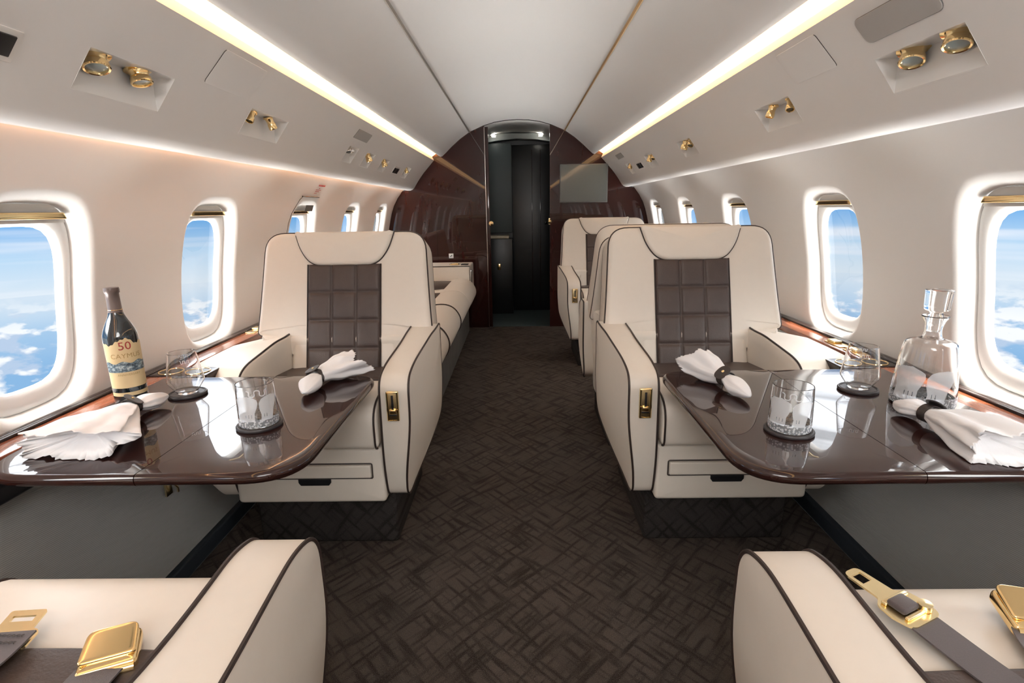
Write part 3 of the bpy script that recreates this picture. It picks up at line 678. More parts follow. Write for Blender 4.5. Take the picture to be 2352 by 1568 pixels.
    bk = MB().add(pad(bl, TH, 0.022, bf=0.0, bb=0.01, rings=(0.85, 0.6, 0.3), fn=lambda a, b, c: tuple(Bm @ Vector((a, TH - c - 0.0, b))), seg=4)).build('backrest', 'cream', t)
    for cc, rad in ((0.012, 0.0034), (TH - 0.014, 0.0030)):
        P = [tuple(Bm @ Vector((p_.x, cc, p_.y))) for p_ in inset(bl, 0.003) if p_.y > za - 0.002]
        cut = max(range(len(P)), key=lambda i: (Vector(P[i]) - Vector(P[i - 1])).length); P = P[cut:] + P[:cut]
        MB().add(tube(P, rad, False, 6)).build('piping', 'piping', bk)
    # headrest
    hz0 = tz(0.905)
    hl = rloop([(-0.120, hz0, 0.04), (0.120, hz0, 0.04), (0.165, hz0 + 0.055, 0.06), (0.188, zt - 0.003, 0.004), (-0.188, zt - 0.003, 0.004), (-0.165, hz0 + 0.055, 0.06)], 0.03, 8)
    hr = MB().add(pad(hl, 0.03, 0.014, bf=0.007, fn=lambda a, b, c: tuple(Bm @ Vector((a, 0.012 - c * 0.9, b))))).build('headrest', 'cream', t)
    P = [p_ for p_ in hl if p_.y < zt - 0.004]
    cut = max(range(len(P)), key=lambda i: (P[i] - P[i - 1]).length); P = P[cut:] + P[:cut]
    MB().add(tube([tuple(Bm @ Vector((p_.x, -0.001, p_.y))) for p_ in P], 0.0034, False, 6)).build('piping', 'piping', hr)
    # tufted panel 3 x 5
    H = hz0 + 0.004; ncol, nrow = 3, 5; top = H; rh = 0.106
    def tf(u, v_):
        a = lerp(-0.136, 0.136, u); b = top - v_ * rh * 4.7
        fu = abs(2 * ((u * ncol) % 1.0) - 1) if u < 1 else 1; fv = abs(2 * ((v_ * 4.7) % 1.0) - 1)
        h = 0.010 * ((1 - fu ** 7) * (1 - fv ** 7)) ** 0.6
        return tuple(Bm @ Vector((a, -0.002 - h, b)))
    V, Fc = grid(tf, 66, 103)
    tp = new_mesh('tufted_panel', V, Fc, 'brown', t, angle=180)
    MB().add(tube([tuple(Bm @ Vector((0.138 * e, -0.002, b))) for e, b in ((-1, top), (-1, 0.02), (1, 0.02), (1, top))], 0.0028, False, 6)).build('piping', 'piping', tp)
    # rear shell below the back
    MB().add(pad(rloop([(-0.29, 0.22, 0.05), (0.29, 0.22, 0.05), (0.318, 0.66, 0.02), (-0.318, 0.66, 0.02)], 0.04), 0.20, 0.03, fn=lambda a, b, c: (a, 0.40 + longback + c, b))).build('rear_shell', 'cream', t)
    return t
CX = 0.645
seat(1, 'cream leather lounge seat facing the camera behind the left table', (-0.658, 1.57), 0)
seat(-1, 'cream leather lounge seat facing the camera behind the right table', (CX, 1.57), 0)
seat(1, 'cream leather seat turned away, its back pressed against the seat behind the right table', (CX, 2.95), 180)
seat(-1, 'farthest cream leather seat, facing the camera in front of the television bulkhead', (CX + 0.0, 3.68), 0)
nl = seat(-1, 'near left cream leather seat in the foreground with two loose gold belt fittings', (-CX, 0.775), 180, longback=0.36, recline=18)
nr = seat(1, 'near right cream leather seat in the foreground with a belt laid across its arm', (CX, 0.735), 180, longback=0.36, recline=18)

# ------------------------------------------------------------------ seat belts on the two foreground seats (local: y toward back)
def strap(P, w, th=0.0025, nrm=None):
    """flat webbing along points P (Vectors); nrm(i)->normal, width w"""
    P = [Vector(p_) for p_ in P]; V = []; Fc = []
    for i, p_ in enumerate(P):
        t = (P[min(i + 1, len(P) - 1)] - P[max(i - 1, 0)]).normalized(); n = Vector(nrm[i]) if nrm else Vector((0, 0, 1))
        s_ = t.cross(n).normalized(); n = s_.cross(t).normalized()
        V += [p_ + s_ * w / 2 + n * th / 2, p_ - s_ * w / 2 + n * th / 2, p_ - s_ * w / 2 - n * th / 2, p_ + s_ * w / 2 - n * th / 2]
    for i in range(len(P) - 1):
        for j in range(4): Fc.append((4 * i + j, 4 * i + (j + 1) % 4, 4 * i + 4 + (j + 1) % 4, 4 * i + 4 + j))
    Fc += [(0, 1, 2, 3), tuple(range(4 * len(P) - 4, 4 * len(P)))[::-1]]
    return V, Fc
def smoothpath(P, n=8):
    P = [Vector(p_) for p_ in P]; out = []
    for i in range(len(P) - 1):
        p0 = P[max(0, i - 1)]; p1 = P[i]; p2 = P[i + 1]; p3 = P[min(len(P) - 1, i + 2)]
        for j in range(n):
            t = j / n; out.append(0.5 * ((2 * p1) + (p2 - p0) * t + (2 * p0 - 5 * p1 + 4 * p2 - p3) * t * t + (3 * p1 - p0 - 3 * p2 + p3) * t ** 3))
    out.append(P[-1]); return out
def frame_at(p_, d, n):
    d = Vector(d).normalized(); n = Vector(n); s_ = d.cross(n).normalized(); n = s_.cross(d).normalized()
    m = Matrix((s_, d, n)).transposed().to_4x4(); m.translation = Vector(p_); return m
def place(o, root):            # world-built mesh -> child of a rotated root
    o.parent = root; o.matrix_parent_inverse = (Matrix.Translation(root.location) @ root.rotation_euler.to_matrix().to_4x4()).inverted(); return o
def buckle(F, root, parent):
    b = MB().add(pad(rloop([(-0.036, -0.028, 0.006), (0.036, -0.028, 0.006), (0.032, 0.030, 0.010), (-0.032, 0.030, 0.010)], 0.01), 0.020, 0.006, bf=0.004), F).build('buckle', 'brass')
    c = MB().add(pad(rloop([(-0.034, -0.024, 0.006), (0.034, -0.024, 0.006), (0.030, 0.026, 0.008), (-0.030, 0.026, 0.008)], 0.01), 0.005, 0.002, bf=0.003), F @ T3(0, 0.002, 0.0225)).build('buckle', 'gold')
    return b, c
def rootmat(root): return Matrix.Translation(root.location) @ root.rotation_euler.to_matrix().to_4x4()
def childmesh(mb, name, mat, parent, root):
    Iv = rootmat(root).inverted(); mb.v = [Iv @ Vector(p_) for p_ in mb.v]; return mb.build(name, mat, parent)
def box_buckle(mb_, F, k=1.0):
    mb_.add(pad(rloop([(-0.033 * k, -0.030 * k, 0.006), (0.033 * k, -0.030 * k, 0.006), (0.030 * k, 0.032 * k, 0.012), (-0.030 * k, 0.032 * k, 0.012)], 0.01), 0.018, 0.006, bf=0.003), F)
    mb_.add(pad(rloop([(-0.031 * k, -0.020 * k, 0.006), (0.031 * k, -0.020 * k, 0.006), (0.028 * k, 0.030 * k, 0.012), (-0.028 * k, 0.030 * k, 0.012)], 0.01), 0.006, 0.0025, bf=0.0), F @ T3(0, 0.001, 0.019) @ RX(5))
    mb_.add(tube([(-0.030 * k, -0.030 * k, 0.010), (0.030 * k, -0.030 * k, 0.010)], 0.006, False, 10), F)
    return mb_
# left seat : webbing with flat tongue, webbing with lift buckle
up = (0, 0, 1)
P = smoothpath([(-0.70, 0.36, 0.60), (-0.680, 0.46, 0.578), (-0.670, 0.54, 0.571), (-0.674, 0.598, 0.5705)])
nl1 = childmesh(MB().add(strap(P, 0.062)), 'seat_belt', 'belt', nl, nl)
F = frame_at((-0.681, 0.602, 0.5625), (-0.16, 1, 0.10), (0.1, -0.2, 1))
tg = MB()
to = rloop([(-0.031, -0.026, 0.006), (0.031, -0.026, 0.006), (0.033, 0.004, 0.006), (0.022, 0.008, 0.003), (0.022, 0.040, 0.004), (-0.022, 0.040, 0.004), (-0.022, 0.008, 0.003), (-0.033, 0.004, 0.006)], 0.01)
hole = [Vector((a, b)) for a, b in ((-0.014, 0.020), (0.014, 0.020), (0.014, 0.030), (-0.014, 0.030))]
def plate_with_hole(to, hole, th):
    bm = bmesh.new(); vo = [bm.verts.new((p_.x, p_.y, 0)) for p_ in to]; vh = [bm.verts.new((p_.x, p_.y, 0)) for p_ in hole]
    ed = [bm.edges.new((vo[i - 1], vo[i])) for i in range(len(vo))] + [bm.edges.new((vh[i - 1], vh[i])) for i in range(len(vh))]
    bmesh.ops.triangle_fill(bm, edges=ed, use_beauty=True)
    r = bmesh.ops.extrude_face_region(bm, geom=list(bm.faces)); bmesh.ops.translate(bm, vec=(0, 0, th), verts=[g for g in r['geom'] if isinstance(g, bmesh.types.BMVert)])
    bm.verts.index_update(); V = [tuple(v.co) for v in bm.verts]; Fc = [tuple(v.index for v in f.verts) for f in bm.faces]; bm.free(); return V, Fc
tg.add(plate_with_hole(to, hole, 0.003), F)
childmesh(tg, 'belt_tongue', 'brass', nl1, nl)
st_ = MB()
for j, o_ in enumerate((0.0, 0.012)):
    for kx in range(2):
        st_.add(tube([tuple(P[-4] + Vector((-0.022 + 0.0063 * i, -o_ - (0.004 if (i + kx) % 2 else 0.0) + 0.010, 0.0030))) for i in range(8)], 0.0006, False, 4))
childmesh(st_, 'stitching', 'piping', nl1, nl)
P = smoothpath([(-0.49, 0.32, 0.60), (-0.505, 0.44, 0.575), (-0.520, 0.52, 0.562), (-0.522, 0.548, 0.560)])
nl2 = childmesh(MB().add(strap(P, 0.056)), 'seat_belt', 'belt', nl, nl)
F = frame_at((-0.527, 0.576, 0.548), (-0.45, 1.0, 0.10), (0.1, -0.2, 1))
childmesh(box_buckle(MB(), F, 1.0), 'buckle', 'gold', nl2, nl)
# right seat
P = smoothpath([(0.63, 0.34, 0.600), (0.583, 0.46, 0.566), (0.560, 0.52, 0.556), (0.528, 0.620, 0.560)])
nr1 = childmesh(MB().add(strap(P, 0.050)), 'seat_belt', 'belt', nr, nr)
F = frame_at((0.520, 0.642, 0.562), (-0.45, 1, 0.05), (0, -0.1, 1))
tg = MB()
to = rloop([(-0.028, -0.030, 0.010), (0.028, -0.030, 0.010), (0.034, -0.005, 0.004), (0.030, 0.018, 0.006), (0.016, 0.026, 0.004), (0.014, 0.080, 0.010), (-0.014, 0.080, 0.010), (-0.016, 0.026, 0.004), (-0.030, 0.018, 0.006), (-0.034, -0.005, 0.004)], 0.01)
hole = [Vector((a, b)) for a, b in ((-0.009, 0.052), (0.009, 0.052), (0.009, 0.070), (-0.009, 0.070))]
tg.add(plate_with_hole(to, hole, 0.003), F)
tg.add(lathe([(0.0, 0.004), (0.009, 0.004), (0.009, 0.012), (0.0, 0.013)], 16), F @ T3(0.018, -0.014, 0))
tg.add(box(-0.024, 0.024, 0.010, 0.018, 0.003, 0.008, 0.002), F); tg.add(box(-0.024, 0.020, -0.020, -0.014, 0.003, 0.008, 0.002), F)
childmesh(tg, 'belt_tongue', 'brass', nr1, nr)
childmesh(MB().add(box(-0.020, 0.012, -0.012, 0.014, 0.003, 0.012, 0.004), F), 'belt_loop', 'belt', nr1, nr)
P = smoothpath([(0.58, 0.32, 0.60), (0.618, 0.46, 0.575), (0.646, 0.56, 0.562), (0.662, 0.595, 0.560)])
nr2 = childmesh(MB().add(strap(P, 0.060)), 'seat_belt', 'belt', nr, nr)
F = frame_at((0.676, 0.628, 0.552), (0.22, 1, 0.14), (0.0, -0.2, 1))
childmesh(box_buckle(MB(), F, 1.1), 'buckle', 'gold', nr2, nr)

# ------------------------------------------------------------------ divan on the left
dv = thing('divan', 'long cream leather divan along the left wall behind the left seat', 'sofa', (-0.75, 3.6, 0))
I = T3(0.75, -3.6, 0)
MB().add(box(-1.05, -0.47, 2.40, 4.98, 0.0, 0.33, 0.01), I).build('base_panel', 'divanbase', dv)
for i, (a, b) in enumerate(((2.42, 2.72), (2.722, 3.30), (3.302, 3.93), (3.932, 4.60))):
    cl = rloop([(-1.04, 0.30, 0.02), (-0.44, 0.30, 0.05), (-0.345, 0.42, 0.10), (-0.42, 0.545, 0.10), (-0.60, 0.525, 0.06), (-1.04, 0.50, 0.02)], 0.03, 9)
    L_ = b - a
    cu = MB().add(pad(cl, L_, 0.012, fn=lambda x, z_, c: (x + 0.75, a + c - 3.6, z_))).build('seat_cushion', 'cream', dv)
    if i in (0, 1):
        fp = [p_ for p_ in cl if p_.x > -0.62 and (p_.y > 0.45 or p_.x > -0.43)]
        cut = max(range(len(fp)), key=lambda q: (fp[q] - fp[q - 1]).length); fp = fp[cut:] + fp[:cut]
        MB().add(tube([(p_.x + 0.75 + 0.003, b - 3.6, p_.y + 0.003) for p_ in fp], 0.004, False, 6)).build('piping', 'piping', cu)
    if i > 0:
        MB().add(box(-0.95, -0.56, a + 0.10, b - 0.10, 0.515, 0.532, 0.004), I).build('seat_insert', 'brown', cu)
MB().add(pad(rloop([(-1.10, 0.505, 0.02), (-0.98, 0.505, 0.02), (-1.04, 0.84, 0.05), (-1.10, 0.84, 0.02)], 0.03), 2.2, 0.02, fn=lambda x, z_, c: (x + 0.75, 2.42 + c - 3.6, z_))).build('backrest', 'cream', dv)
ea = MB().add(box(-1.08, -0.415, 4.62, 4.98, 0.30, 0.640, 0.012), I).build('end_arm', 'cream', dv)
MB().add(tube([(-0.418, 4.622, 0.45), (-0.418, 4.622, 0.637), (-1.1, 4.622, 0.637)], 0.004), I).build('piping', 'piping', ea)
MB().add(tube([(-0.56 + 0.04 * cos(2 * pi * i / 20), 4.76 + 0.04 * sin(2 * pi * i / 20), 0.643) for i in range(20)], 0.004, True, 6), I).build('cup_rim', 'gold', ea)
MB().add(box(-0.50, -0.44, 4.70, 4.80, 0.639, 0.643, 0.001), I).build('arm_slot', 'black', ea)
MB().add(box(-0.416, -0.408, 4.66, 4.72, 0.47, 0.60, 0.002), I).build('control_plate', 'chrome', ea)
for y_ in (3.31, 2.73): MB().add(box(-0.462, -0.452, y_ - 0.012, y_ + 0.012, 0.26, 0.315, 0.001), I).build('red_tag', 'red', dv)

# ------------------------------------------------------------------ reading lights, speakers, switches and hatches overhead
def spot(parent, y_, dia, depth, tiltx, tilty, s, mat='gold', big=True):
    r = dia / 2; cxp = UPX + 0.030 + (0.004 if big else 0)
    b = Matrix.Translation((s * cxp, y_, UPZ + 0.0))
    m = b @ RX(tiltx) @ RY(tilty if tilty else s * 14)
    o = MB().add(lathe([(r * 1.15, 0.004), (r * 1.30, 0.001), (r * 1.30, -0.002), (r * 1.0, -0.004), (r * 0.86, -depth * 0.35), (r * 0.84, -depth * 0.5), (r * 0.98, -depth * 0.6), (r * 1.04, -depth * 0.97), (r * 0.98, -depth * 1.03), (r * 0.84, -depth), (r * 0.80, -depth * 0.8)], 28, cap=False), m)
    o.v = [Vector(v) - parent.location for v in o.v]; q = o.build('lamp_barrel' if big else 'air_nozzle', mat, parent)
    e = MB().add(lathe([(0, -depth * 0.86), (r * 0.5, -depth * 0.88), (r * 0.83, -depth * 0.84)], 24, cap=False), m)
    e.v = [Vector(v) - parent.location for v in e.v]; e.build('lamp_lens' if big else 'nozzle_core', 'lens' if big else 'black', q)
def psu(s, a, b, lights, label, mat='white', cat='reading light', name='reading_light_unit'):
    t = thing(name, label, cat, (s * (UPX + 0.03), (a + b) / 2, UPZ), 0, 'overhead light units')
    V = [(UPX, a, UPZ), (UPX, b, UPZ), (LOX, b, UPZ + 0.002), (LOX, a, UPZ + 0.002), (LOX + 0.001, a, LOZ - 0.002), (LOX + 0.001, b, LOZ - 0.002)]
    V = [Vector((s * x, y_, z_)) - t.location for x, y_, z_ in V]
    new_mesh('recess_plate', V, [(0, 1, 2, 3), (3, 2, 5, 4), (0, 3, 4), (1, 5, 2)], mat, t, smooth=False)
    for (y_, dia, dep, tx, ty, mt, big) in lights: spot(t, y_, dia, dep, tx, ty, s, mt, big)
    return t
psu(-1, 1.185, 1.460, [(1.235, 0.050, 0.032, -14, 0, 'gold', True), (1.372, 0.046, 0.030, -4, 0, 'gold', True)], 'large white recess with two gold reading lights at upper left, nearest the camera')
psu(-1, 1.865, 2.150, [(1.925, 0.026, 0.036, -25, 10, 'gold', False), (2.045, 0.028, 0.040, 22, -12, 'gold', False)], 'smaller white recess with two gold air nozzles, second from the camera on the left')
psu(-1, 2.915, 3.075, [(2.96, 0.030, 0.030, -15, 0, 'chrome', False), (3.02, 0.024, 0.024, 20, 0, 'chrome', False)], 'silver chrome recessed unit below the left cove light')
psu(-1, 3.25, 3.42, [(3.34, 0.036, 0.045, 10, 0, 'gold', False)], 'small lit recess with one gold nozzle just beyond the silver unit on the left')
psu(-1, 3.63, 3.80, [(3.72, 0.036, 0.045, 10, 0, 'gold', False)], 'small recess with one gold nozzle beside the black switch on the left')
psu(-1, 4.36, 4.54, [(4.45, 0.032, 0.040, 10, 0, 'gold', False)], 'small gold nozzle recess nearest the burgundy bulkhead on the left')
psu(1, 1.150, 1.418, [(1.205, 0.050, 0.032, -16, 0, 'gold', True), (1.335, 0.050, 0.032, -20, 0, 'gold', True)], 'large white recess with two gold reading lights at upper right, nearest the camera')
psu(1, 1.845, 2.095, [(1.885, 0.026, 0.040, -22, 10, 'gold', False), (2.010, 0.028, 0.038, 3, 0, 'gold', False)], 'smaller white recess with two gold air nozzles, second from the camera on the right')
psu(1, 2.86, 3.08, [(2.91, 0.030, 0.038, -20, 0, 'gold', False), (3.00, 0.036, 0.042, 5, 0, 'gold', False)], 'lit recess with two gold nozzles, third from the camera on the right')
psu(1, 3.64, 3.85, [(3.69, 0.026, 0.034, -20, 0, 'gold', False), (3.78, 0.034, 0.040, 5, 0, 'gold', False)], 'lit recess with gold nozzles just before the black switch on the right')
psu(1, 4.34, 4.50, [(4.42, 0.034, 0.040, 5, 0, 'gold', False)], 'small gold nozzle recess nearest the burgundy bulkhead on the right')
def onpanel(s, y_, x):   # frame on the sloping panel: X along panel (down/out), Y = cabin y, Z = into cabin
    for (x0, z0), (x1, z1) in zip(PS[4:], PS[5:]):
        if x <= x1: break
    zz = lerp(z0, z1, (x - x0) / (x1 - x0)); d = Vector((s * (x1 - x0), 0, z1 - z0)).normalized(); yv = Vector((0, 1, 0)); n = d.cross(yv)
    if n.z > 0: n = -n
    m = Matrix((d, yv, n)).transposed().to_4x4(); m.translation = Vector((s * x, y_, zz)); return m
def panelthing(name, label, cat, s, y_, x, group=None):
    m = onpanel(s, y_, x); t = thing(name, label, cat, m.translation, 0, group); m2 = m.copy(); m2.translation = (0, 0, 0); return t, m2
def speaker(s, y0, y1, x0, x1, label, mat='grey', rr=0.004):
    t, m = panelthing('speaker_grille', label, 'speaker', s, (y0 + y1) / 2, (x0 + x1) / 2)
    hw = (x1 - x0) / 2 * 1.38; hl = (y1 - y0) / 2
    MB().add(pad(rloop([(-hw, -hl, rr), (hw, -hl, rr), (hw, hl, rr), (-hw, hl, rr)], 0.03), 0.003, 0.001), m).build('grille', mat, t)
    MB().add(tube([(p_.x, p_.y, 0.0005) for p_ in rloop([(-hw, -hl, rr), (hw, -hl, rr), (hw, hl, rr), (-hw, hl, rr)], 0.03)], 0.0014, True, 5), m).build('rim', 'greypanel', t)
speaker(-1, 2.87, 3.11, 0.782, 0.818, 'small square grey speaker grille above the silver unit on the left')
speaker(1, 4.35, 4.57, 0.780, 0.810, 'tiny grey speaker grille beside the cove light near the right bulkhead')
speaker(1, 1.165, 1.400, 0.775, 0.822, 'large rectangular grey grille at the upper right of the ceiling', rr=0.02)
for s, y_, x, w, lb in ((-1, 0.985, 0.878, 0.045, 'black overhead switch panel at the far upper left edge'), (-1, 4.10, 0.882, 0.07, 'tiny black switch pair between gold nozzles on the left near the bulkhead'), (1, 4.09, 0.879, 0.07, 'tiny black switch pair between gold nozzles on the right near the bulkhead')):
    t, m = panelthing('overhead_switch', lb, 'switch', s, y_, x, None)
    MB().add(box(-0.030, 0.030, -w - 0.012, w + 0.012, 0, 0.003, 0.001), m).build('surround', 'white', t)
    MB().add(box(-0.020, 0.020, -w, -0.004, 0.003, 0.007, 0.002), m).add(box(-0.020, 0.020, 0.004, w, 0.003, 0.007, 0.002), m).build('rocker', 'black', t)
# oxygen mask hatches : thin dark joint around a flush door
def hatch(s, y0, y1, x0, x1, label):
    t, m = panelthing('mask_hatch', label, 'hatch', s, (y0 + y1) / 2, (x0 + x1) / 2, 'flush overhead hatches'); hw = (x1 - x0) / 2 * 1.40; hl = (y1 - y0) / 2
    L = rloop([(-hw, -hl, 0.012), (hw, -hl, 0.012), (hw, hl, 0.012), (-hw, hl, 0.012)], 0.03)
    MB().add(pad(L, 0.0018, 0.0008), m).build('hatch_door', 'ceiling', t)
    e = [p_ for p_ in L if (p_.y < -hl + 0.006)] if s < 0 else [p_ for p_ in L if (p_.y < -hl + 0.006)]
    MB().add(tube([(p_.x, p_.y, 0.0006) for p_ in sorted(e, key=lambda q: q.x)], 0.0010, False, 5), m).build('hatch_gap', 'darkgap', t)
hatch(-1, 1.565, 1.81, 0.760, 0.836, 'flush white hatch between the cove light and reading lights on the left')
hatch(1, 1.545, 1.76, 0.760, 0.834, 'flush white hatch between the cove light and reading lights on the right')
hatch(-1, 0.80, 1.02, 0.755, 0.80, 'flush white hatch cut by the top left corner of the photo')
# emergency exit hatch over the third left window
t = thing('exit_hatch_cover', 'white emergency exit trim around the third left window with red placard', 'hatch', (-1.13, 3.03, 1.2))
def wp(y_, z_, off=0.0015): return Vector((-(WX(z_) - off), y_, z_)) - Vector((-1.13, 3.03, 1.2))
MB().add(tube([wp(2.815, 1.00), wp(2.818, 1.05), wp(2.84, 1.10), wp(2.89, 1.165), wp(2.92, 1.186)], 0.0012, False, 5)).build('hatch_seam', 'darkgap', t)
MB().add(tube([wp(2.90, 1.183, 0.004), wp(3.02, 1.183, 0.005), wp(3.14, 1.183, 0.004)], 0.0035, False, 6)).build('pull_slot', 'black', t)
V = [wp(3.00, 1.108, 0.003), wp(3.11, 1.108, 0.003), wp(3.11, 1.140, 0.003), wp(3.00, 1.140, 0.003)]
new_mesh('grey_vent', V, [(0, 1, 2, 3)], 'greypanel', t, smooth=False)
def text_mesh(s, size, fn, mat, name, parent, spacing=1.0, extr=0.0):
    cu = bpy.data.curves.new('t', 'FONT'); cu.body = s; cu.size = size; cu.align_x = 'CENTER'; cu.space_character = spacing; cu.resolution_u = 3
    o = bpy.data.objects.new('t', cu); COL.objects.link(o); dg = bpy.context.evaluated_depsgraph_get(); me = bpy.data.meshes.new_from_object(o.evaluated_get(dg))
    bpy.data.objects.remove(o)
    bm = bmesh.new(); bm.from_mesh(me); bmesh.ops.triangulate(bm, faces=bm.faces)
    V = [fn(v.co.x, v.co.y) for v in bm.verts]; Fc = [tuple(v.index for v in f.verts) for f in bm.faces]; bm.free()
    return new_mesh(name, V, Fc, mat, parent, smooth=False)
mb = MB()
for i, (w_, h_) in enumerate(((0.10, 0.0075), (0.03, 0.003), (0.085, 0.003), (0.06, 0.003), (0.05, 0.0025))):
    zc = 1.238 - i * 0.0085 - (0.003 if i else 0); yc_ = 3.10 - i * 0.008
    for j in range(int(w_ / 0.02)):
        y0_ = yc_ - w_ / 2 + j * 0.02
        mb.add(([wp(y0_, zc, 0.002), wp(y0_ + 0.015, zc, 0.002), wp(y0_ + 0.015, zc + h_, 0.002), wp(y0_, zc + h_, 0.002)], [(0, 1, 2, 3)]))
mb.build('red_placard', 'red', t, smooth=False)

# ------------------------------------------------------------------ table settings
TZ = 0.6017
def coaster(x, y_, r, label):
    t = thing('coaster', label, 'coaster', (x, y_, TZ), 0, 'round dark leather coasters')
    MB().add(lathe([(0, 0), (r * 0.97, 0), (r, 0.002), (r, 0.006), (r * 0.96, 0.0085), (r * 0.86, 0.0085), (r * 0.84, 0.0068), (0, 0.0066)], 48)).build('pad', 'coaster', t)
    MB().add(tube([(r * 0.90 * cos(2 * pi * i / 48), r * 0.90 * sin(2 * pi * i / 48), 0.0086) for i in range(48)], 0.0008, True, 5)).build('stitching', 'darkgap', t)
    return TZ + 0.0068
def wallglass(outer, th, bottom, n=56):
    """closed glass body from outer profile (r,z) with wall thickness"""
    inner = [(max(0.0, r - th), z_) for r, z_ in outer if z_ > bottom]; inner[0] = (inner[0][0], bottom)
    prof = [(0, outer[0][1])] + outer + [(outer[-1][0] - th * 0.5, outer[-1][1] + th * 0.45)] + inner[::-1] + [(0, bottom)]
    return lathe(prof, n, cap=False)
def cat_spline(pts, n=6):
    out = []
    for i in range(len(pts) - 1):
        p0 = Vector(pts[max(0, i - 1)]); p1 = Vector(pts[i]); p2 = Vector(pts[i + 1]); p3 = Vector(pts[min(len(pts) - 1, i + 2)])
        for j in range(n):
            t = j / n; q = 0.5 * ((2 * p1) + (p2 - p0) * t + (2 * p0 - 5 * p1 + 4 * p2 - p3) * t * t + (3 * p1 - p0 - 3 * p2 + p3) * t ** 3); out.append((max(q.x, 0.0), q.y))
    out.append(tuple(pts[-1])); return out
def rad_at(prof, z_):
    for (r0, z0), (r1, z1) in zip(prof, prof[1:]):
        if min(z0, z1) <= z_ <= max(z0, z1) and abs(z1 - z0) > 1e-6: return r0 + (r1 - r0) * (z_ - z0) / (z1 - z0)
    return prof[-1][0]
def wrap_line(pts, rf, a0, w, mat, name, parent, off=0.0005):
    """flat ribbon drawn in (arc, z) wrapped on the glass"""
    P = [Vector(p_) for p_ in pts]; V = []; Fc = []
    for i, p_ in enumerate(P):
        t = (P[min(i + 1, len(P) - 1)] - P[max(i - 1, 0)]).normalized(); nn = Vector((-t.y, t.x))
        for e in (-1, 1):
            q = p_ + nn * w / 2 * e; r = rf(q.y) + off; an = a0 + q.x / r; V.append((r * cos(an), r * sin(an), q.y))
    for i in range(len(P) - 1): Fc.append((2 * i, 2 * i + 1, 2 * i + 3, 2 * i + 2))
    return new_mesh(name, V, Fc, mat, parent)
def inside(x, y, P):
    c = False; j = len(P) - 1
    for i in range(len(P)):
        if (P[i][1] > y) != (P[j][1] > y) and x < (P[j][0] - P[i][0]) * (y - P[i][1]) / (P[j][1] - P[i][1]) + P[i][0]: c = not c
        j = i
    return c
def wrap_poly(polys, rf, a0, mat, name, parent, off=0.0005, n=200, cut=()):
    xs = [p_[0] for P in polys for p_ in P]; zs = [p_[1] for P in polys for p_ in P]; x0, x1, z0, z1 = min(xs), max(xs), min(zs), max(zs)
    st = max(x1 - x0, z1 - z0) / n; V = []; Fc = []; idx = {}
    def vi(i, j):
        if (i, j) not in idx:
            x = x0 + i * st; zz = z0 + j * st; r = rf(zz) + off; an = a0 + x / r; idx[(i, j)] = len(V); V.append((r * cos(an), r * sin(an), zz))
        return idx[(i, j)]
    for i in range(int((x1 - x0) / st) + 1):
        for j in range(int((z1 - z0) / st) + 1):
            if any(inside(x0 + (i + .5) * st, z0 + (j + .5) * st, P) for P in polys) and not any(inside(x0 + (i + .5) * st, z0 + (j + .5) * st, P) for P in cut):
                Fc.append((vi(i, j), vi(i + 1, j), vi(i + 1, j + 1), vi(i, j + 1)))
    return new_mesh(name, V, Fc, mat, parent)
def squiggle(w, h, x0=0, z0=0, n=60, per=2):
    return [(x0 + w * (i / n - 0.5) + w * 0.05 * sin(i / n * 4 * pi * per), z0 + h / 2 * cos(i / n * 2 * pi * per)) for i in range(n + 1)]
# frosted cattle silhouettes: two broad bodies with legs and horns (arc, height)
COW = [(-0.048, 0.062), (-0.038, 0.069), (-0.018, 0.071), (-0.006, 0.066), (0.0, 0.062), (0.001, 0.055), (-0.002, 0.045), (-0.007, 0.034), (-0.008, 0.016), (-0.046, 0.016), (-0.042, 0.036)]
COW2 = [(0.003, 0.055), (0.008, 0.063), (0.016, 0.067), (0.030, 0.069), (0.046, 0.064), (0.042, 0.050), (0.034, 0.036), (0.029, 0.016), (0.004, 0.016), (0.006, 0.030), (0.003, 0.044)]
SLITS = [[(x, 0.024), (x + 0.0012, 0.024), (x + 0.0014, 0.031), (x + 0.0004, 0.031)] for x in (-0.026, -0.020, -0.014, 0.011, 0.016)]
def scaled(P, k, dz): return [(x * k, z_ * k + dz) for x, z_ in P]
def cow(dx, k, dz=0.0, mir=1): return [(dx + mir * x * k, dz + z_ * k) for x, z_ in COW]
def face(x, y_): return math.atan2(-y_, -x)      # angle on a round object facing the camera

def stemless(x, y_, label, clabel):
    z0 = coaster(x, y_, 0.050, clabel)
    t = thing('wine_glass', label, 'glass', (x, y_, z0), 0, 'stemless wine glasses')
    pr = cat_spline([(0.022, 0.0), (0.027, 0.004), (0.0445, 0.030), (0.0475, 0.038), (0.0465, 0.047), (0.0415, 0.082), (0.0365, 0.116), (0.0362, 0.118)], 6)
    MB().add(wallglass(pr, 0.0013, 0.006)).build('bowl', 'glass', t, angle=80)
    rf = lambda z_: rad_at(pr, z_); a0 = face(x, y_)
    wrap_line(squiggle(0.024, 0.008, 0.004, 0.098, per=2.5), rf, a0, 0.0018, 'frost', 'etched_mark', t)
    wrap_line(squiggle(0.022, 0.007, 0.0, 0.098, per=2.5), rf, a0 + pi, 0.0018, 'frost', 'etched_mark', t)
stemless(-0.948, 1.462, 'stemless wine glass on the left table beside the wine bottle', 'dark round coaster under the wine glass on the left table')
stemless(0.925, 1.430, 'stemless wine glass on the right table beside the decanter', 'dark round coaster under the wine glass on the right table')
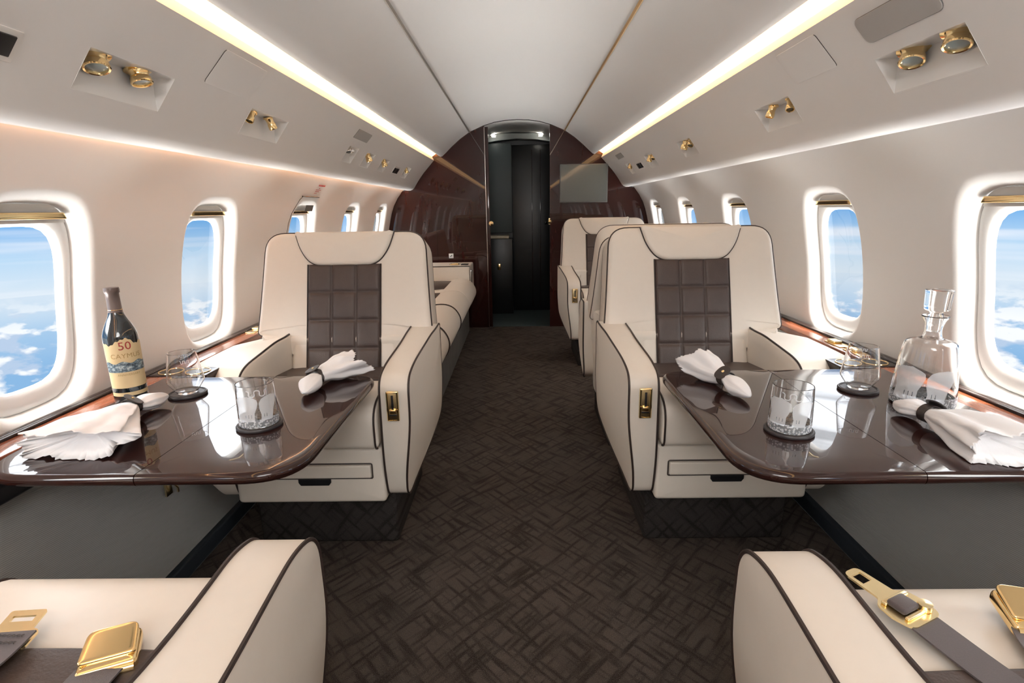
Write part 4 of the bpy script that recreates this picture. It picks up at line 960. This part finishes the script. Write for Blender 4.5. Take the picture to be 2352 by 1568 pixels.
def tumbler(x, y_, label, clabel):
    z0 = coaster(x, y_, 0.0525, clabel)
    t = thing('tumbler', label, 'glass', (x, y_, z0), 0, 'etched whiskey tumblers')
    pr = [(0.036, 0.0), (0.0425, 0.002), (0.0440, 0.005), (0.0445, 0.008), (0.0445, 0.016), (0.0445, 0.019), (0.0445, 0.022), (0.0443, 0.04), (0.0436, 0.07), (0.0425, 0.095), (0.0421, 0.101), (0.0420, 0.1025), (0.0420, 0.103)]
    MB().add(wallglass(pr, 0.0017, 0.004)).build('body', 'glass', t, angle=60)
    MB().add(lathe([(0, 0.0043), (0.0395, 0.0043), (0.0415, 0.007), (0.0425, 0.012), (0.0425, 0.024), (0.036, 0.0255), (0, 0.0265)], 40, cap=False))     .build('cut_base', 'cutglass', t)
    MB().add(lathe([(0.0428, 0.0015), (0.0448, 0.005), (0.0450, 0.012), (0.0450, 0.020), (0.0449, 0.0235)], 48, cap=False)).build('cut_facets', 'facets', t)
    rf = lambda z_: rad_at(pr, z_); a0 = face(x, y_)
    wrap_poly([scaled(COW, 1.12, 0.002), scaled(COW2, 1.12, 0.002)], rf, a0, 'frost', 'etched_cattle', t, cut=[scaled(P, 1.12, 0.002) for P in SLITS])
    wrap_line(squiggle(0.046, 0.015, 0.002, 0.087), rf, a0, 0.0026, 'frost', 'etched_mark', t)
tumbler(-0.632, 1.225, 'etched whiskey tumbler at the middle of the left table', 'dark round coaster under the left tumbler')
tumbler(0.605, 1.155, 'etched whiskey tumbler at the middle of the right table', 'dark round coaster under the right tumbler')
# decanter
dx, dy = 1.022, 1.325
t = thing('decanter', 'clear glass decanter with round stopper and frosted cattle etching on the right table', 'decanter', (dx, dy, TZ))
pr = cat_spline([(0.060, 0.0), (0.068, 0.004), (0.0695, 0.02), (0.067, 0.06), (0.062, 0.11), (0.0565, 0.150), (0.050, 0.162), (0.034, 0.168), (0.022, 0.173), (0.0185, 0.185), (0.0185, 0.200), (0.023, 0.215), (0.029, 0.226)], 5)
MB().add(wallglass(pr, 0.0028, 0.005, 64)).build('body', 'glass', t, angle=80)
MB().add(lathe([(0, 0.0053), (0.062, 0.0053), (0.0655, 0.012), (0.0655, 0.026), (0.055, 0.029), (0, 0.030)], 40, cap=False)).build('cut_base', 'cutglass', t)
MB().add(lathe([(rad_at(pr, z_) + 0.0005, z_) for z_ in (0.004, 0.008, 0.014, 0.020, 0.027, 0.033)], 64, cap=False)).build('cut_facets', 'facets', t)
sp_ = cat_spline([(0.0, 0.188), (0.013, 0.188), (0.0145, 0.192), (0.0165, 0.220), (0.015, 0.229), (0.014, 0.236), (0.022, 0.240), (0.026, 0.244), (0.0275, 0.262), (0.0285, 0.283), (0.029, 0.288), (0.026, 0.291), (0.0, 0.291)], 4)
MB().add(lathe(sp_, 40, cap=False)).build('stopper', 'glass', t, angle=50)
rf = lambda z_: rad_at(pr, z_); a0 = face(dx, dy)
wrap_poly([scaled(COW, 1.55, -0.004), scaled(COW2, 1.55, -0.004)], rf, a0, 'frost', 'etched_cattle', t, cut=[scaled(P, 1.55, -0.004) for P in SLITS])
# wine bottle
bx, by = -1.068, 1.405
t = thing('wine_bottle', 'dark red wine bottle with a cream 50 CAYMUS label on the left table', 'bottle', (bx, by, TZ))
pr = cat_spline([(0.030, 0.0), (0.0375, 0.003), (0.0395, 0.012), (0.0395, 0.09), (0.0405, 0.175), (0.038, 0.198), (0.029, 0.222), (0.0195, 0.243), (0.0152, 0.262), (0.0148, 0.285), (0.0145, 0.310)], 6)
MB().add(lathe([(0, 0)] + pr + [(0, 0.31)], 56, cap=False)).build('body', 'bottleglass', t, angle=60)
MB().add(lathe([(0.0170, 0.250), (0.0160, 0.262), (0.0155, 0.285), (0.0155, 0.302), (0.0176, 0.304), (0.0180, 0.312), (0.0172, 0.317), (0.0, 0.318)], 40, cap=False)).build('capsule', 'capsule', t, angle=50)
MB().add(tube([(0.0167 * cos(2 * pi * i / 32), 0.0167 * sin(2 * pi * i / 32), 0.259) for i in range(32)], 0.0006, True, 5)).build('capsule_band', 'gold', t)
rf = lambda z_: rad_at(pr, z_); a0 = face(bx, by) + 0.12
LW = 0.056
def strip(zf0, zf1, off, mat, name, w=LW):
    return MB().add(grid(lambda u, v_: (lambda x, zz: ((rf(zz) + off) * cos(a0 + x / 0.04), (rf(zz) + off) * sin(a0 + x / 0.04), zz))(lerp(-w, w, u), lerp(zf0(u), zf1(u), v_)), 60, 8)).build(name, mat, t)
lb = strip(lambda u: 0.052, lambda u: 0.172 + 0.016 * math.exp(-((u - 0.5) / 0.13) ** 2) + 0.003 * sin(u * 23) + 0.0015 * sin(u * 61), 0.0006, 'label', 'label')
def chp(o, par): o.parent = par; return o
chp(strip(lambda u: 0.096, lambda u: 0.122 + 0.003 * sin(u * 19), 0.0010, 'landscape', 'label_picture'), lb)
chp(strip(lambda u: 0.030, lambda u: 0.040, 0.0006, 'label', 'lower_label'), lb)
def onb(x, y, z_, off=0.0013): r = rf(z_ + y) + off; return (r * cos(a0 + x / 0.04), r * sin(a0 + x / 0.04), z_ + y)
chp(text_mesh('50', 0.030, lambda x, y: onb(x, y, 0.1565), 'ink_red', 'label_text', t), lb)
chp(text_mesh('CAYMUS', 0.0175, lambda x, y: onb(x, y, 0.134), 'ink_gold', 'label_text', t, 1.05), lb)
chp(text_mesh('ANNIVERSARY', 0.0075, lambda x, y: onb(x, y, 0.086), 'ink_gold', 'label_text', t, 1.1), lb)

# napkins drawn through leather rings
def napkin(label, tip, ring, fan, hw_tip, fan_w, fan_h, seed, lobes=3, twist=0.0):
    """tip/ring/fan: (x,y,z of centre line). soft pod in front, ring, pleated fan behind"""
    rnd = random.Random(seed)
    t = thing('napkin', label, 'napkin', (ring[0], ring[1], TZ), 0, 'white linen napkins')
    A, Bv, C = Vector(tip), Vector(ring), Vector(fan); o0 = Vector(t.location)
    NS, NA = 72, 96; V = []; Fc = []
    for i in range(NS + 1):
        s = i / NS
        if s < 0.42: q = s / 0.42; c = A.lerp(Bv, q); d = (Bv - A)
        else: q = (s - 0.42) / 0.58; c = Bv.lerp(C, q); d = (C - Bv)
        d = Vector((d.x, d.y, 0)).normalized(); sd = Vector((d.y, -d.x, 0))
        if s < 0.42:
            q = s / 0.42; w = hw_tip * (sin(min(1, q * 1.35) * pi / 2) ** 0.6) * (1 - 0.42 * sstep(0.45, 1.0, q)) + 0.0008; h = w * 0.74; pl = 0.10 * q + 0.05
        else:
            w0 = hw_tip * 0.58; w = lerp(w0, fan_w, q ** 0.8); h = lerp(w0 * 0.8, fan_h, sin(min(1, q * 1.2) * pi / 2)); pl = 0.05 + 0.38 * q
        for j in range(NA):
            an = 2 * pi * j / NA
            ca, sa = cos(an), sin(an)
            k = 1 + pl * 0.45 * (sin(an * lobes * 2 + seed + 2.5 * s) * 0.6 + sin(an * 5 + seed * 2.1) * 0.4)
            pw = abs(ca) ** 0.8 * (1 if ca > 0 else -1)
            ext = 0.0
            if s > 0.42:
                ext = q * q * (0.020 * sin(an * 2 + seed) + 0.010 * sin(an * 3 + seed * 3)) + q ** 8 * 0.0040 * sin(an * 40)
            p_ = c + sd * (w * k * pw) + Vector((0, 0, 1)) * (h * k * sa) + d * ext
            n3 = noise.noise(Vector((p_.x * 22, p_.y * 22, p_.z * 26 + seed))) * 0.008 * (0.3 + pl * 2)
            p_ += Vector((0, 0, 1)) * (0.004 * min(1, pl * 3) * noise.noise(Vector((an * 3.2, s * 1.5, seed * 3.1))))
            p_ += Vector((0, 0, 1)) * n3
            if p_.z < TZ + 0.0012: p_.z = TZ + 0.0012 + 0.0006 * sin(an * 7)
            V.append(p_ - o0)
    for i in range(NS):
        for j in range(NA): Fc.append((i * NA + j, i * NA + (j + 1) % NA, (i + 1) * NA + (j + 1) % NA, (i + 1) * NA + j))
    Fc.append(tuple(range(NA)))
    # tucked inner folds: a second smaller sheet inside the mouth of the fan
    o = NS * NA
    for lay, (kk, back) in enumerate(((0.62, 0.030), (0.25, 0.060))):
        b_ = len(V)
        for j in range(NA):
            p_ = V[o + j]; cc = C - o0; dd = Vector((C.x - Bv.x, C.y - Bv.y, 0)).normalized(); q = cc + (p_ - cc) * kk - dd * back; q.z = max(q.z, 0.002); V.append(q)
        pr_ = o if lay == 0 else b_ - NA
        for j in range(NA): Fc.append((pr_ + j, pr_ + (j + 1) % NA, b_ + (j + 1) % NA, b_ + j))
    Fc.append(tuple(range(len(V) - NA, len(V)))[::-1])
    new_mesh('cloth', V, Fc, 'napkin', t, angle=180)
    r = thing('napkin_ring', 'dark leather snap ring on the ' + label.replace('white linen ', '').replace(' lying', '').replace(' spread', '').replace(' before the bottle','').replace(' before the decanter','').replace(' by the seat',''), 'napkin ring', (ring[0], ring[1], TZ), 0, 'leather napkin rings')
    d = (C - A); d = Vector((d.x, d.y, 0)).normalized(); sd = Vector((d.y, -d.x, 0)); w = hw_tip * 0.62 + 0.004; cz_ = ring[2] - TZ
    Vr = []; Fr = []; K = 48
    for j in range(K):
        an = 2 * pi * j / K; rr = Vector((0, 0, 1)) * (sin(an) * w * 0.84) + sd * (cos(an) * w)
        for th_, ax in ((0, -0.010), (0, 0.010), (0.0026, 0.010), (0.0026, -0.010)):
            p_ = Vector((0, 0, cz_)) + rr * (1 + th_ / w) + d * ax; p_.z = max(p_.z, 0.0006); Vr.append(p_)
    for j in range(K):
        for e in range(4): Fr.append((4 * j + e, 4 * j + (e + 1) % 4, 4 * ((j + 1) % K) + (e + 1) % 4, 4 * ((j + 1) % K) + e))
    new_mesh('strap', Vr, Fr, 'ringleather', r)
    nn = (Vector((0, 0, 1)) * 0.8 + sd * twist - d * 0.25).normalized(); pc = Vector((0, 0, cz_)) + sd * twist * w * 0.75 + Vector((0, 0, w * 0.84 * sqrt(max(0.1, 1 - min(1, abs(twist) * .75) ** 2)) + 0.003))
    Fm = frame_at(pc, d.cross(nn), nn)
    MB().add(pad(rloop([(-0.017, -0.026, 0.02), (0.017, -0.026, 0.02), (0.019, 0.020, 0.022), (-0.019, 0.020, 0.022)], 0.006), 0.0028, 0.001), Fm).build('flap', 'ringleather', r)
    MB().add(lathe([(0.004, 0.0028), (0.0042, 0.0040), (0.0025, 0.0052), (0, 0.0055)], 14, cap=False), Fm).build('snap', 'brass', r)
napkin('white linen napkin lying at the far end of the left table by the seat', (-0.588, 1.400, 0.625), (-0.600, 1.520, 0.632), (-0.525, 1.640, 0.640), 0.033, 0.068, 0.034, 3, 3, -0.3)
napkin('white linen napkin spread at the near end of the left table before the bottle', (-0.960, 1.395, 0.622), (-0.985, 1.285, 0.632), (-0.955, 1.058, 0.632), 0.030, 0.110, 0.034, 5, 4, -0.5)
napkin('white linen napkin lying at the far end of the right table by the seat', (0.590, 1.335, 0.622), (0.572, 1.455, 0.632), (0.527, 1.575, 0.648), 0.029, 0.052, 0.040, 8, 3, -0.6)
napkin('white linen napkin spread at the near end of the right table before the decanter', (0.918, 1.275, 0.622), (0.930, 1.175, 0.632), (0.955, 0.988, 0.632), 0.030, 0.080, 0.042, 11, 4, -0.6)
